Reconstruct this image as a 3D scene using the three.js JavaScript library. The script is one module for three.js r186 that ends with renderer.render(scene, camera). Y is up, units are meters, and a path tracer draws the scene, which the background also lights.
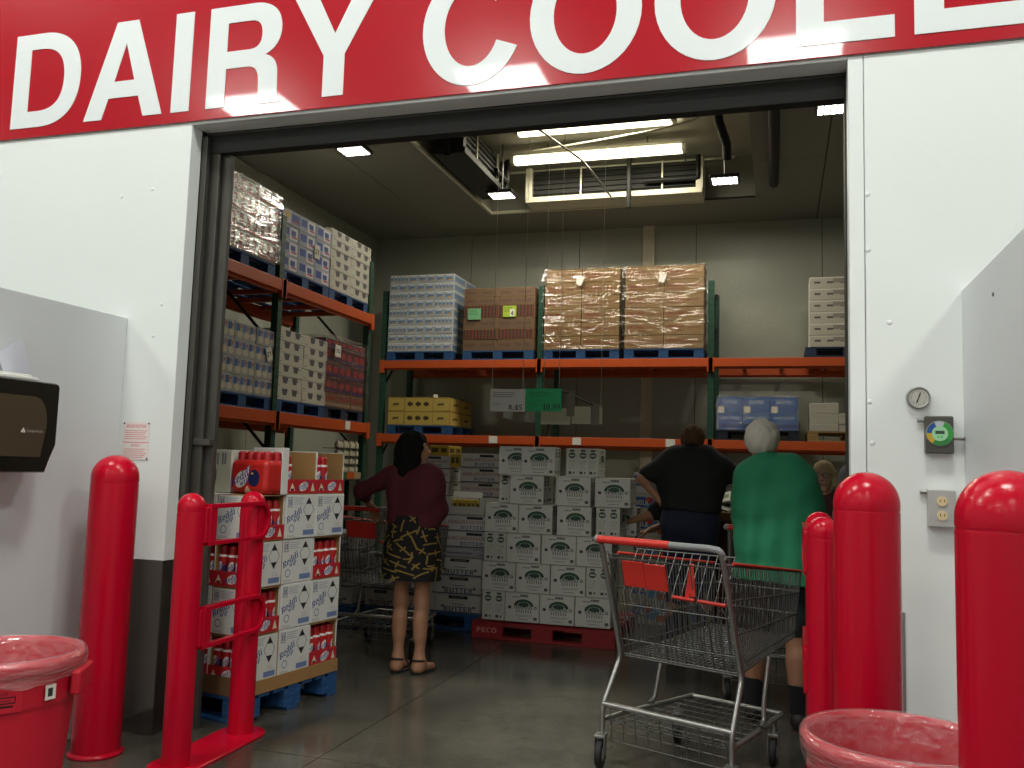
import * as THREE from 'three';
import { mergeGeometries, mergeVertices, toCreasedNormals } from 'three/addons/utils/BufferGeometryUtils.js';
import { RoundedBoxGeometry } from 'three/addons/geometries/RoundedBoxGeometry.js';
import { RectAreaLightUniformsLib } from 'three/addons/lights/RectAreaLightUniformsLib.js';
RectAreaLightUniformsLib.init();

// ---------------------------------------------------------------- camera, lights of the halls, exposure
const T = THREE, scene = new T.Scene(), R = Math.PI / 180;
const camera = new T.PerspectiveCamera(2 * Math.atan(384 / 880) / R, 1024 / 768, 0.05, 80);
camera.position.set(0, 1.40, 0);
camera.rotation.set(5.5 * R, 16.93 * R, 1.70 * R, 'YXZ');
scene.add(camera);
scene.background = new T.Color(0x0a0a0a);
const renderer = new T.WebGLRenderer({ antialias: true });
renderer.toneMapping = T.LinearToneMapping;
renderer.toneMappingExposure = 0.92;
renderer.shadowMap.enabled = true;
const HALL_LAMP = 44, TUBE_LIGHT = 38, FLOOD_LIGHT = 105;       // radiance of the lamps' faces
const HALL_COLOR = 0xfafcf5, COOLER_COLOR = 0xfff6de;

// ---------------------------------------------------------------- helpers
let seed = 12345;
const rnd = () => { seed = (seed * 1664525 + 1013904223) >>> 0; return seed / 4294967296; };
const rr = (a, b) => a + (b - a) * rnd();
const V = (x, y, z) => new T.Vector3(x, y, z);
const taken = new Map();
function numbered(name) {
  const n = taken.get(name) || 0; taken.set(name, n + 1);
  return n ? `${name}_${String(n).padStart(3, '0')}` : name;
}
const std = (color, roughness = 0.7, extra = {}) => new T.MeshPhysicalMaterial({ color, roughness, ...extra });
function tag(o, label, category, group) { o.userData.label = label; o.userData.category = category; if (group) o.userData.group = group; return o; }
function thing(name, label, category, [x, y, z] = [0, 0, 0], turn = 0, group) {
  const o = new T.Group(); o.name = numbered(name); o.position.set(x, y, z); o.rotation.y = turn; scene.add(o);
  return tag(o, label, category, group);
}
function mesh(name, geo, mat) { const m = new T.Mesh(geo, mat); m.name = name; m.castShadow = m.receiveShadow = true; return m; }
function part(name, geo, mat, parent, label) { const m = mesh(name, geo, mat); parent.add(m); if (label) m.userData.label = label; return m; }
function solo(name, geo, mat, label, category, [x, y, z] = [0, 0, 0], turn = 0, group) {
  const m = mesh(numbered(name), geo, mat); m.position.set(x, y, z); m.rotation.y = turn; scene.add(m); return tag(m, label, category, group);
}
function struct(name, geo, mat, label) {
  const m = geo ? mesh(numbered(name), geo, mat) : new T.Group(); m.name = m.name || numbered(name);
  m.userData.kind = 'structure'; if (label) m.userData.label = label; scene.add(m); return m;
}
const flat = (g) => { g = g.index ? g.toNonIndexed() : g; for (const k of Object.keys(g.attributes)) if (!['position', 'normal', 'uv'].includes(k)) g.deleteAttribute(k); g.clearGroups(); return g; };
const merge = (list) => mergeGeometries(list.map(flat));
function bx(x0, x1, y0, y1, z0, z1) { return new T.BoxGeometry(x1 - x0, y1 - y0, z1 - z0).translate((x0 + x1) / 2, (y0 + y1) / 2, (z0 + z1) / 2); }
function rb(x0, x1, y0, y1, z0, z1, r = 0.006, s = 2) { return new RoundedBoxGeometry(x1 - x0, y1 - y0, z1 - z0, s, r).translate((x0 + x1) / 2, (y0 + y1) / 2, (z0 + z1) / 2); }
function wallUV(g) {                                            // uv in metres from position and normal
  g = flat(g); const p = g.attributes.position, n = g.attributes.normal, u = g.attributes.uv;
  for (let i = 0; i < p.count; i++) {
    const ax = Math.abs(n.getX(i)), ay = Math.abs(n.getY(i));
    if (ay > 0.7) u.setXY(i, p.getX(i), p.getZ(i)); else if (ax > 0.7) u.setXY(i, p.getZ(i), p.getY(i)); else u.setXY(i, p.getX(i), p.getY(i));
  }
  return g;
}
function rod(a, b, r, r2 = r, seg = 8) {
  a = V(...a); b = V(...b); const d = b.clone().sub(a), L = d.length();
  const g = new T.CylinderGeometry(r2, r, L, seg, 1);
  g.applyQuaternion(new T.Quaternion().setFromUnitVectors(V(0, 1, 0), d.normalize()));
  return g.translate((a.x + b.x) / 2, (a.y + b.y) / 2, (a.z + b.z) / 2);
}
function tube(pts, r, seg = 8, n = 40, closed = false, tension = 0.2) {
  return new T.TubeGeometry(new T.CatmullRomCurve3(pts.map((p) => V(...p)), closed, 'catmullrom', tension), n, r, seg, closed);
}
const mirrorX = (g) => { g = flat(g).scale(-1, 1, 1); for (const k of ['position', 'normal', 'uv']) { const a = g.attributes[k], n = a.itemSize, v = a.array; for (let i = 0; i < a.count; i += 3) for (let c = 0; c < n; c++) { const p = (i + 1) * n + c, q = (i + 2) * n + c, t = v[p]; v[p] = v[q]; v[q] = t; } } return g; };
const lathe = (pts, seg = 40) => new T.LatheGeometry(pts.map(([x, y]) => new T.Vector2(x, y)), seg);
// ---- computed textures
function canvasTex(w, h, draw, srgb = true) {
  const c = document.createElement('canvas'); c.width = w; c.height = h; const g = c.getContext('2d'); draw(g, w, h);
  const t = new T.CanvasTexture(c); if (srgb) t.colorSpace = T.SRGBColorSpace; t.wrapS = t.wrapT = T.RepeatWrapping; return t;
}
function noiseTex(n, octaves, lo, hi, stretch = [1, 1], srgb = false) {      // tileable value noise
  const out = new Float32Array(n * n); let sum = 0, amp = 1;
  for (let o = 0; o < octaves.length; o++) {
    const fx = Math.max(1, Math.round(octaves[o] * stretch[0])), fy = Math.max(1, Math.round(octaves[o] * stretch[1]));
    const grid = Array.from({ length: fx * fy }, () => rnd()); sum += amp;
    for (let y = 0; y < n; y++) for (let x = 0; x < n; x++) {
      const u = x / n * fx, v = y / n * fy, i = Math.floor(u), j = Math.floor(v); let a = u - i, b = v - j; a = a * a * (3 - 2 * a); b = b * b * (3 - 2 * b);
      const G = (p, q) => grid[(q % fy) * fx + (p % fx)];
      out[y * n + x] += amp * ((G(i, j) * (1 - a) + G(i + 1, j) * a) * (1 - b) + (G(i, j + 1) * (1 - a) + G(i + 1, j + 1) * a) * b);
    }
    amp *= 0.62;
  }
  const d = new Uint8Array(n * n * 4);
  for (let i = 0; i < n * n; i++) { const v = Math.max(0, Math.min(255, 255 * (lo + (hi - lo) * out[i] / sum))); d[4 * i] = d[4 * i + 1] = d[4 * i + 2] = v; d[4 * i + 3] = 255; }
  const t = new T.DataTexture(d, n, n); t.wrapS = t.wrapT = T.RepeatWrapping; t.magFilter = t.minFilter = T.LinearFilter; if (srgb) t.colorSpace = T.SRGBColorSpace; t.needsUpdate = true; return t;
}
const rep = (t, x, y) => { const c = t.clone(); c.repeat.set(x, y); c.needsUpdate = true; return c; };
const nCloud = noiseTex(512, [3, 7, 15, 33, 70, 150], 0, 1, [1, 1]);
const nFine = noiseTex(512, [40, 90, 180], 0, 1);
const nStreak = noiseTex(512, [3, 8, 20], 0, 1, [0.6, 5]);

// ---------------------------------------------------------------- materials shared by many things
const M = {
  white: std(0xe6eae8, 0.42, { bumpMap: rep(nCloud, 0.6, 0.6), bumpScale: 0.004 }),
  partition: std(0xd3d6d8, 0.4, { bumpMap: rep(nCloud, 0.5, 0.5), bumpScale: 0.004 }),
  doorSteel: std(0x585650, 0.42, { metalness: 0.55, bumpMap: rep(nStreak, 0.5, 1.5), bumpScale: 0.001 }),
  doorDark: std(0x1f1e1b, 0.6),
  guard: std(0x6d6862, 0.28, { metalness: 0.85, roughnessMap: rep(nStreak, 1, 0.4) }),
  steelStrip: std(0xa8a8a6, 0.35, { metalness: 0.8 }),
  red: std(0xbe0a28, 0.2, { specularIntensity: 0.55, bumpMap: rep(nCloud, 2, 2), bumpScale: 0.0012 }),
  redCan: std(0xc4152e, 0.38, { bumpMap: rep(nFine, 1, 1), bumpScale: 0.0006 }),
  signRed: std(0xb3081f, 0.2, { clearcoat: 1, clearcoatRoughness: 0.03 }),
  signWhite: std(0xe4e9ea, 0.3, { clearcoat: 0.6, clearcoatRoughness: 0.05 }),
  coolerWall: std(0xacafa0, 0.42, { metalness: 0.1, bumpMap: rep(nCloud, 0.35, 0.35), bumpScale: 0.012 }),
  coolerCeil: std(0x86857b, 0.5, { metalness: 0, bumpMap: rep(nCloud, 0.3, 0.3), bumpScale: 0.006 }),
  pitCeil: std(0xb9b7a6, 0.2, { bumpMap: rep(nCloud, 0.3, 0.3), bumpScale: 0.003 }),
  joint: std(0x23231f, 0.9),
  concrete: std(0x8b8678, 0.34, { map: rep(noiseTex(512, [2, 5, 11, 30, 80, 200], 0.28, 0.95, [1, 1], true), 0.4, 0.4), roughnessMap: rep(nCloud, 0.5, 0.5), bumpMap: rep(nFine, 2, 2), bumpScale: 0.0004 }),
  orange: std(0xc65320, 0.45, { bumpMap: rep(nFine, 1, 1), bumpScale: 0.0004 }),
  green: std(0x1d4a38, 0.5),
  rackDark: std(0x20241f, 0.6),
  bluePaint: std(0x275a92, 0.7, { map: rep(noiseTex(256, [4, 12, 40, 90], 0.55, 1.2, [1, 3], true), 1.3, 1.3) }),
  woodPale: std(0xa98b58, 0.75, { map: rep(noiseTex(256, [3, 10, 30], 0.6, 1.15, [1, 6], true), 1, 1) }),
  redPaint: std(0x9e1b22, 0.65, { map: rep(noiseTex(256, [4, 12, 40], 0.65, 1.15, [1, 3], true), 1.3, 1.3) }),
  kraft: std(0x9b7547, 0.8), kraftDark: std(0x6d5233, 0.85),
  chrome: std(0x9a9a96, 0.34, { metalness: 0.8 }),
  wire: std(0x6e6e6b, 0.4, { metalness: 0.7 }),
  rubber: std(0x191919, 0.7), blackPlastic: std(0x14120f, 0.3), black: std(0x0b0b0b, 0.6),
  cartRed: std(0xc92f25, 0.42), greyPlastic: std(0x7d7f80, 0.45),
  paper: std(0xe9e8e2, 0.8), aluminium: std(0xd8d6c2, 0.4, { metalness: 0.2 }),
  film: new T.MeshPhysicalMaterial({ color: 0xffffff, roughness: 0.12, transmission: 1, thickness: 0, ior: 1.9, side: T.DoubleSide, bumpMap: rep(nStreak, 1.2, 1.2), bumpScale: 0.03 }),
  bag: new T.MeshPhysicalMaterial({ color: 0xffffff, roughness: 0.12, transmission: 0.92, thickness: 0, ior: 1.5, side: T.DoubleSide, bumpMap: rep(nStreak, 6, 0.6), bumpScale: 0.02 }),
};

// ---------------------------------------------------------------- the sales hall
const WZ = -3.9, OL = -3.04, OR = 0.285, OT = 3.215, HX0 = -13, HX1 = 9, HZ1 = 15, HT = 7.8;
{ // floor in sawn slabs with open joints
  const f = struct('floor', null, null, 'polished dark concrete floor slabs with sawn joints');
  part('subfloor', bx(HX0, HX1, -0.3, -0.02, -14, HZ1), M.joint, f);
  const xs = [HX0, -6.9, -2.1, 2.7, HX1], zs = [HZ1, 5.6, 0.85, -3.91, -8.6, -13.95], g = 0.0035;
  for (let i = 0; i + 1 < xs.length; i++) for (let j = 0; j + 1 < zs.length; j++)
    part('slab', wallUV(bx(xs[i] + g, xs[i + 1] - g, -0.02, 0, zs[j + 1] + g, zs[j] - g)), M.concrete, f);
}
{ // front wall of the cooler, white cladding panels around the opening
  const w = struct('wall_front', null, null, 'white clad wall around the cooler opening');
  const z0 = -3.99;
  const p = (x0, x1, y0, y1) => part('panel', wallUV(rb(x0, x1, y0, y1, z0, WZ, 0.004)), M.white, w);
  p(HX0, -6.2, 0, OT); p(-6.196, OL, 0, OT); p(OR, OR + 0.062, 0, OT); p(OR + 0.064, HX1, 0, OT);
  p(HX0, OL - 1, OT + 0.002, HT); p(OL - 0.998, OR + 0.9, OT + 0.002, HT); p(OR + 0.902, HX1, OT + 0.002, HT);
  part('core', merge([bx(HX0, OL - 0.02, 0, HT, -4.07, z0), bx(OR + 0.02, HX1, 0, HT, -4.07, z0), bx(OL - 0.02, OR + 0.02, OT + 0.02, HT, -4.07, z0)]), M.doorSteel, w);
  // small dents and screw holes in the cladding
  const dent = new T.SphereGeometry(0.011, 10, 6).scale(1, 1, 0.3);
  for (const [x, y] of [[-3.47, 2.83], [-3.27, 2.86], [-3.16, 2.22], [-3.2, 2.05], [0.44, 2.05], [0.36, 2.6], [0.36, 2.36], [0.36, 1.72], [0.37, 1.55]])
    part('rivet', dent.clone().translate(x, y, WZ), M.white, w);
}
struct('wall_left', wallUV(bx(HX0 - 0.2, HX0, 0, HT, -4, HZ1)), M.white);
struct('wall_right', wallUV(bx(HX1, HX1 + 0.2, 0, HT, -4, HZ1)), M.white);
struct('wall_rear', wallUV(bx(HX0, HX1, 0, HT, HZ1, HZ1 + 0.2)), M.white);
{ // hall roof deck on open steel joists
  const c = struct('ceiling', null, null, 'corrugated roof deck on open steel joists');
  const deck = std(0xb9b9b4, 0.6), steel = std(0xcfcfca, 0.5);
  part('roof_deck', bx(HX0, HX1, HT, HT + 0.2, -4.1, HZ1), deck, c);
  for (let k = 0; k < 10; k++) {
    const z = -2.6 + k * 1.9, parts = [bx(HX0, HX1, HT - 0.07, HT, z - 0.05, z + 0.05), bx(HX0, HX1, HT - 0.62, HT - 0.56, z - 0.05, z + 0.05)];
    for (let x = HX0, n = 0; x < HX1 - 0.4; x += 0.55, n++) parts.push(rod([x, n % 2 ? HT - 0.05 : HT - 0.58, z], [x + 0.55, n % 2 ? HT - 0.58 : HT - 0.05, z], 0.016, 0.016, 5));
    part('joist', merge(parts), steel, c);
  }
}
{ // high-bay lamps of the hall
  const glow = new T.MeshStandardMaterial({ color: 0xffffff, emissive: HALL_COLOR, emissiveIntensity: 14 });
  const housing = std(0xd0d0cc, 0.5);
  const cols = ['far left', 'second from left', 'third from left', 'far right'], rowsN = ['row nearest the cooler', 'middle row', 'rear row'];
  [-1.5, 4.0, 9.75].forEach((z, j) => [-8.0, -3.85, 0.2, 4.3].forEach((x, i) => {
    const t = thing('high_bay_lamp', `high-bay lamp under the hall roof, ${cols[i]}, ${rowsN[j]}`, 'lamp', [x, 7.05, z], 0, 'high-bay lamps of the hall');
    part('housing', rb(-0.65, 0.65, 0.02, 0.14, -0.45, 0.45, 0.02), housing, t);
    part('lens', bx(-0.6, 0.6, 0, 0.02, -0.4, 0.4), glow, t);
    part('chain', merge([rod([-0.5, 0.14, 0], [-0.5, 0.75, 0], 0.006), rod([0.5, 0.14, 0], [0.5, 0.75, 0], 0.006)]), M.wire, t);
    const l = new T.RectAreaLight(HALL_COLOR, HALL_LAMP * [1.12, 0.37, 0.85][j], 1.2, 0.8); l.position.set(x, 7.04, z); l.lookAt(x, 0, z); scene.add(l);
  }));
}
// half-height partitions either side of the opening
{
  const g = wallUV(rb(-3.43, -3.37, 0.0, 2.15, WZ, -0.6, 0.004)); struct('wall_partition', g, M.partition, 'half-height grey panel left of the opening');
  const g2 = wallUV(rb(0.712, 0.772, 0.0, 2.175, WZ, -0.6, 0.004)); const p = struct('wall_partition', g2, M.partition, 'half-height grey panel right of the opening');
  part('bolt', new T.SphereGeometry(0.008, 10, 8).scale(0.6, 1, 1).translate(0.711, 2.05, -3.35), M.greyPlastic, p);
}
// ---------------------------------------------------------------- door frame of the opening
{
  const d = struct('door_1', null, null, 'dark steel frame lining the cooler opening');
  const y1 = 3.17, zb = -4.09;
  // left jamb: track, slot, second rail, bright lip
  part('jamb_track', rb(OL, OL + 0.035, 0, y1, -4.025, -3.992, 0.004), M.doorSteel, d);
  part('jamb_slot', bx(OL, OL + 0.028, 0, y1, -4.04, -4.025), M.doorDark, d);
  part('jamb_rail', rb(OL, OL + 0.085, 0, y1, -4.062, -4.04, 0.004), M.doorSteel, d);
  part('jamb_gap', bx(OL, OL + 0.08, 0, y1, -4.072, -4.062), M.doorDark, d);
  part('jamb_flange', rb(OL, OL + 0.135, 0, y1, -4.09, -4.072, 0.003), M.doorSteel, d);
  part('jamb_lip', rb(OL + 0.131, OL + 0.14, 0, y1, -4.10, -4.068, 0.002), M.doorSteel, d);
  part('jamb_bracket', rb(OL + 0.03, OL + 0.138, 1.475, 1.51, -4.07, -4.03, 0.004), M.doorSteel, d);
  part('jamb_rail', rb(OR - 0.006, OR + 0.02, 0, y1, -4.10, -3.99, 0.003), M.doorDark, d);
  // header: soffit and the lowered dark panel behind it
  part('soffit', rb(OL, OR, OT - 0.012, OT + 0.02, -4.03, -3.902, 0.003), M.white, d);
  part('header_panel', rb(OL - 0.02, OR + 0.02, 3.085, OT + 0.01, -4.10, -4.032, 0.004), M.doorDark, d);
  part('header_rail', rb(OL, OR, 3.19, 3.2, -4.04, -4.03, 0.003), M.doorSteel, d);
}
// corner guards at the foot of the opening
for (const [side, x0, x1] of [['left', OL - 0.21, OL], ['right', OR, OR + 0.2]]) {
  const t = thing('corner_guard', side === 'left' ? 'dark steel corner guard wrapping the foot of the left door jamb' : 'grey steel corner guard on the wall behind the right bollard', 'corner guard', [0, 0, 0]);
  part('plate', rb(x0, x1, 0.001, 0.875, WZ + 0.001, WZ + 0.005, 0.001), side === 'left' ? M.guard : M.steelStrip, t);
  const xi = side === 'left' ? x1 : x0 - 0.004;
  part('return_plate', rb(xi, xi + 0.004, 0.001, 0.875, -3.99, WZ + 0.005, 0.001), side === 'left' ? M.guard : M.steelStrip, t);
  for (const y of [0.08, 0.3, 0.6, 0.85]) part('screw', new T.SphereGeometry(0.006, 8, 6).translate(side === 'left' ? x0 + 0.02 : x1 - 0.014, y, WZ + 0.006), M.steelStrip, t);
}

// ---------------------------------------------------------------- the cooler room
const CX0 = -6.75, CX1 = 2.4, CZ0 = -13.8, CZ1 = -4.07, CH = 5.32, PX0 = -4.25, PX1 = -0.31, PZ0 = -12.58, PZ1 = -8.2, PH = 5.95;
function seamed(name, axis, at, thick, u0, u1, y0, y1, w, label) {          // insulated wall panels with open seams
  const s = struct(name, null, null, label); 
  const n = Math.round((u1 - u0) / w);
  part('backing', axis === 'z' ? bx(u0, u1, y0, y1, at - thick, at - 0.02) : bx(at + (thick > 0 ? -thick : 0.02), at + (thick > 0 ? -0.02 : -thick), y0, y1, u0, u1), M.joint, s);
  for (let k = 0; k < n; k++) {
    const a = u0 + (u1 - u0) * k / n + 0.004, b = u0 + (u1 - u0) * (k + 1) / n - 0.004;
    part('panel', wallUV(axis === 'z' ? rb(a, b, y0, y1, at - 0.02, at, 0.003) : rb(thick > 0 ? at - 0.02 : at, thick > 0 ? at : at + 0.02, y0, y1, a, b, 0.003)), M.coolerWall, s);
  }
}
seamed('wall_back', 'z', CZ0, 0.15, CX0 - 0.1, CX1 + 0.1, 0, CH, 1.86, 'grey insulated wall panels at the back of the cooler');
seamed('wall_side', 'x', CX0, 0.15, CZ0, CZ1, 0, CH, 1.2, 'grey insulated wall panels behind the left rack');
seamed('wall_side', 'x', CX1, -0.15, CZ0, CZ1, 0, CH, 1.2, 'grey insulated wall panels right of the opening, inside the cooler');
{
  const c = struct('ceiling_cooler', null, null, 'low grey cooler ceiling panels around the raised bay');
  const y = CH, s = 0.12;
  const panel = (x0, x1, z0, z1) => part('panel', wallUV(rb(x0, x1, y, y + 0.03, z0, z1, 0.004)), M.coolerCeil, c);
  panel(CX0, -5.35, CZ0, -9.2); panel(CX0, -5.35, -9.19, CZ1); panel(-5.34, PX0, CZ0, -9.2); panel(-5.34, PX0, -9.19, CZ1);
  panel(PX0, PX1, CZ0, PZ0); panel(PX0, PX1, PZ1, -6.2); panel(PX0, PX1, -6.19, CZ1);
  panel(PX1, 0.55, CZ0, -11.1); panel(PX1, 0.55, -11.09, CZ1); panel(0.56, CX1, CZ0, -11.1); panel(0.56, CX1, -11.09, CZ1);
  part('backing', merge([bx(CX0, PX0 - 0.09, y + 0.03, y + s, CZ0, CZ1), bx(PX1 + 0.09, CX1, y + 0.03, y + s, CZ0, CZ1), bx(PX0 - 0.09, PX1 + 0.09, y + 0.03, y + s, CZ0, PZ0 - 0.09), bx(PX0 - 0.09, PX1 + 0.09, y + 0.03, y + s, PZ1 + 0.09, CZ1)]), M.joint, c);
  // raised bay
  part('bay_wall', merge([bx(PX0 - 0.08, PX0, y + 0.001, PH, PZ0, PZ1), bx(PX1, PX1 + 0.08, y + 0.001, PH, PZ0, PZ1), bx(PX0 - 0.08, PX1 + 0.08, y + 0.001, PH, PZ0 - 0.08, PZ0), bx(PX0 - 0.08, PX1 + 0.08, y + 0.001, PH, PZ1, PZ1 + 0.08)]), M.coolerCeil, c);
  part('bay_ceiling', wallUV(bx(PX0 - 0.08, PX1 + 0.08, PH, PH + 0.12, PZ0 - 0.08, PZ1 + 0.08)), M.pitCeil, c);
  part('bay_edge', merge([rb(PX0 - 0.01, PX0 + 0.035, y - 0.035, y + 0.01, PZ0, PZ1, 0.004), rb(PX0 - 0.01, -1.03, y - 0.035, y + 0.01, PZ0, PZ0 + 0.045, 0.004)]), M.aluminium, c, 'pale metal edge strip');
}
struct('trim_1', rb(-2.07, -1.885, 0, CH, CZ0 + 0.001, CZ0 + 0.06, 0.005), std(0xd2cab2, 0.6), 'pale square column cover on the cooler back wall');
for (const [x, y, z, len, label] of [[-2.41, PH - 0.2, -11.6, 2.4, 'long glowing fluorescent tube lamp in the raised ceiling bay'], [-2.28, PH - 0.13, -10.75, 2.05, 'second glowing tube lamp half hidden above the opening\u2019s header']]) { // vapour-tight tube lamps
  const t = thing('tube_lamp', label, 'lamp', [x, y, z]), a = len / 2;
  part('housing', rb(-a, a, 0.045, 0.09, -0.085, 0.085, 0.012), M.aluminium, t);
  part('diffuser', new RoundedBoxGeometry(len, 0.12, 0.16, 4, 0.055), new T.MeshStandardMaterial({ color: 0xffffff, emissive: 0xfff3cf, emissiveIntensity: 4.5 }), t);
  for (const q of [-1, 1]) { part('end_cap', rb(q * a - 0.035, q * a + 0.03, -0.05, 0.07, -0.075, 0.075, 0.015), M.aluminium, t); part('hanger', rod([q * 0.7, 0.09, 0], [q * 0.7, PH - y, 0], 0.008), M.wire, t); }
  const l = new T.RectAreaLight(COOLER_COLOR, TUBE_LIGHT, len - 0.05, 0.14); l.position.set(x, y - 0.065, z); l.lookAt(x, 0, z); scene.add(l);
}
[['left of the opening in the low ceiling', -4.98, -9.42], ['at the right edge of the opening', 0.55, -9.36], ['under the left corner of the raised bay', -3.72, -11.46], ['under the right end of the raised bay', -0.67, -11.44]].forEach(([where, x, z], i) => {
  const y = 5.2, t = thing('flood_lamp', `small bright rectangular flood lamp ${where}`, 'lamp', [x, y, z], 0, 'flood lamps of the cooler');
  part('housing', rb(-0.19, 0.19, 0.012, 0.06, -0.15, 0.15, 0.012), M.blackPlastic, t);
  const dots = []; for (let a = 0; a < 5; a++) for (let b = 0; b < 4; b++) dots.push(rb(-0.132 + a * 0.066 - 0.026, -0.132 + a * 0.066 + 0.026, 0.002, 0.014, -0.0975 + b * 0.065 - 0.026, -0.0975 + b * 0.065 + 0.026, 0.004, 1));
  part('lens_grid', merge(dots), new T.MeshStandardMaterial({ color: 0xffffff, emissive: 0xfffaf0, emissiveIntensity: 8 }), t);
  part('stem', rod([0, 0.07, 0], [0, (i > 1 ? PH : CH) - y, 0], 0.014), M.wire, t);
  const l = new T.RectAreaLight(0xfff8e8, FLOOD_LIGHT, 0.31, 0.25); l.position.set(x, y - 0.004, z); l.lookAt(x, 0, z); scene.add(l);
});
function evaporator(label, x, z, turn, len, pan = M.aluminium) {
  const t = thing('evaporator_unit', label, 'cooling unit', [x, CH + 0.02, z], turn);
  part('coil', bx(-len / 2 + 0.08, len / 2 - 0.08, 0.05, 0.45, -0.16, 0.12), M.black, t);
  for (let k = 0; k < 5; k++) part('tube_row', rod([-len / 2 + 0.08, 0.1 + k * 0.075, 0.135], [len / 2 - 0.08, 0.1 + k * 0.075, 0.135], 0.011), M.rackDark, t);
  for (const s of [-1, 1]) part('end_plate', rb(s * (len / 2 - 0.04) - 0.05, s * (len / 2 - 0.04) + 0.05, 0.0, 0.48, -0.18, 0.2, 0.006), pan, t);
  part('drip_pan', rb(-len / 2, len / 2, -0.045, 0.035, -0.2, 0.22, 0.008), pan, t);
  for (const k of [-0.18, 0.28]) part('strut', rb(k * len - 0.012, k * len + 0.012, 0.03, 0.47, 0.15, 0.17, 0.003), M.aluminium, t);
  part('suction_pipe', tube([[len * 0.18, 0.17, 0.2], [len / 2 - 0.1, 0.17, 0.2], [len / 2 - 0.06, 0.2, 0.2], [len / 2 - 0.06, 0.5, 0.2]], 0.035, 8, 30), M.black, t);
  for (const k of [-0.4, 0.4]) part('hanger', rod([k * len, 0.45, 0], [k * len, PH - CH - 0.02, 0], 0.01), M.wire, t);
}
evaporator('dark finned evaporator with pale end plates along the bay\u2019s far side', -2.29, PZ0 + 0.25, 0, 2.55);
evaporator('dark evaporator seen end-on along the bay\u2019s left side', PX0 + 0.3, -10.9, Math.PI / 2, 1.9, M.rackDark);
{ // pipes in the bay
  const pipe = (label, pts, r, mat = M.black, cat = 'pipe') => solo('ceiling_pipe', tube(pts, r, 8, 40), mat, label, cat);
  pipe('black insulated pipe dropping in front of the left evaporator', [[-3.95, PH, -9.9], [-3.95, 5.55, -9.9], [-3.95, 5.27, -9.9]], 0.05);
  pipe('black insulated pipe hanging through the middle of the far evaporator', [[-2.02, PH, -12.0], [-2.02, 5.5, -12.0], [-2.02, 5.1, -12.0]], 0.035);
  pipe('thick black bent pipe at the right end of the tube lamp', [[-0.72, PH, -10.6], [-0.7, 5.72, -10.7], [-0.62, 5.5, -10.9], [-0.62, 5.34, -11.0]], 0.055);
  pipe('black pipe cluster running down to the low ceiling near the right edge', [[-0.05, CH - 0.04, -9.3], [-0.05, CH - 0.05, -10.6], [-0.06, CH - 0.04, -11.9]], 0.06);
  pipe('pale conduit running along the top of the bay\u2019s far wall', [[-4.1, 5.9, -12.5], [-2, 5.9, -12.5], [-0.6, 5.9, -12.5]], 0.022, M.aluminium, 'conduit');
  pipe('pale bent conduit passing in front of the tube lamp', [[-3.2, 5.72, -11.2], [-1.6, 5.66, -10.7], [-1.0, 5.68, -10.5], [-0.8, 5.74, -10.4], [-0.35, 5.74, -10.4]], 0.016, M.aluminium, 'conduit');
  pipe('thin slanting steel rod crossing in front of the tube lamp', [[-3.05, 5.7, -9.9], [-2.5, 5.5, -11.1], [-2.28, 5.3, -12.2]], 0.014, M.wire, 'rod');
}

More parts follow.
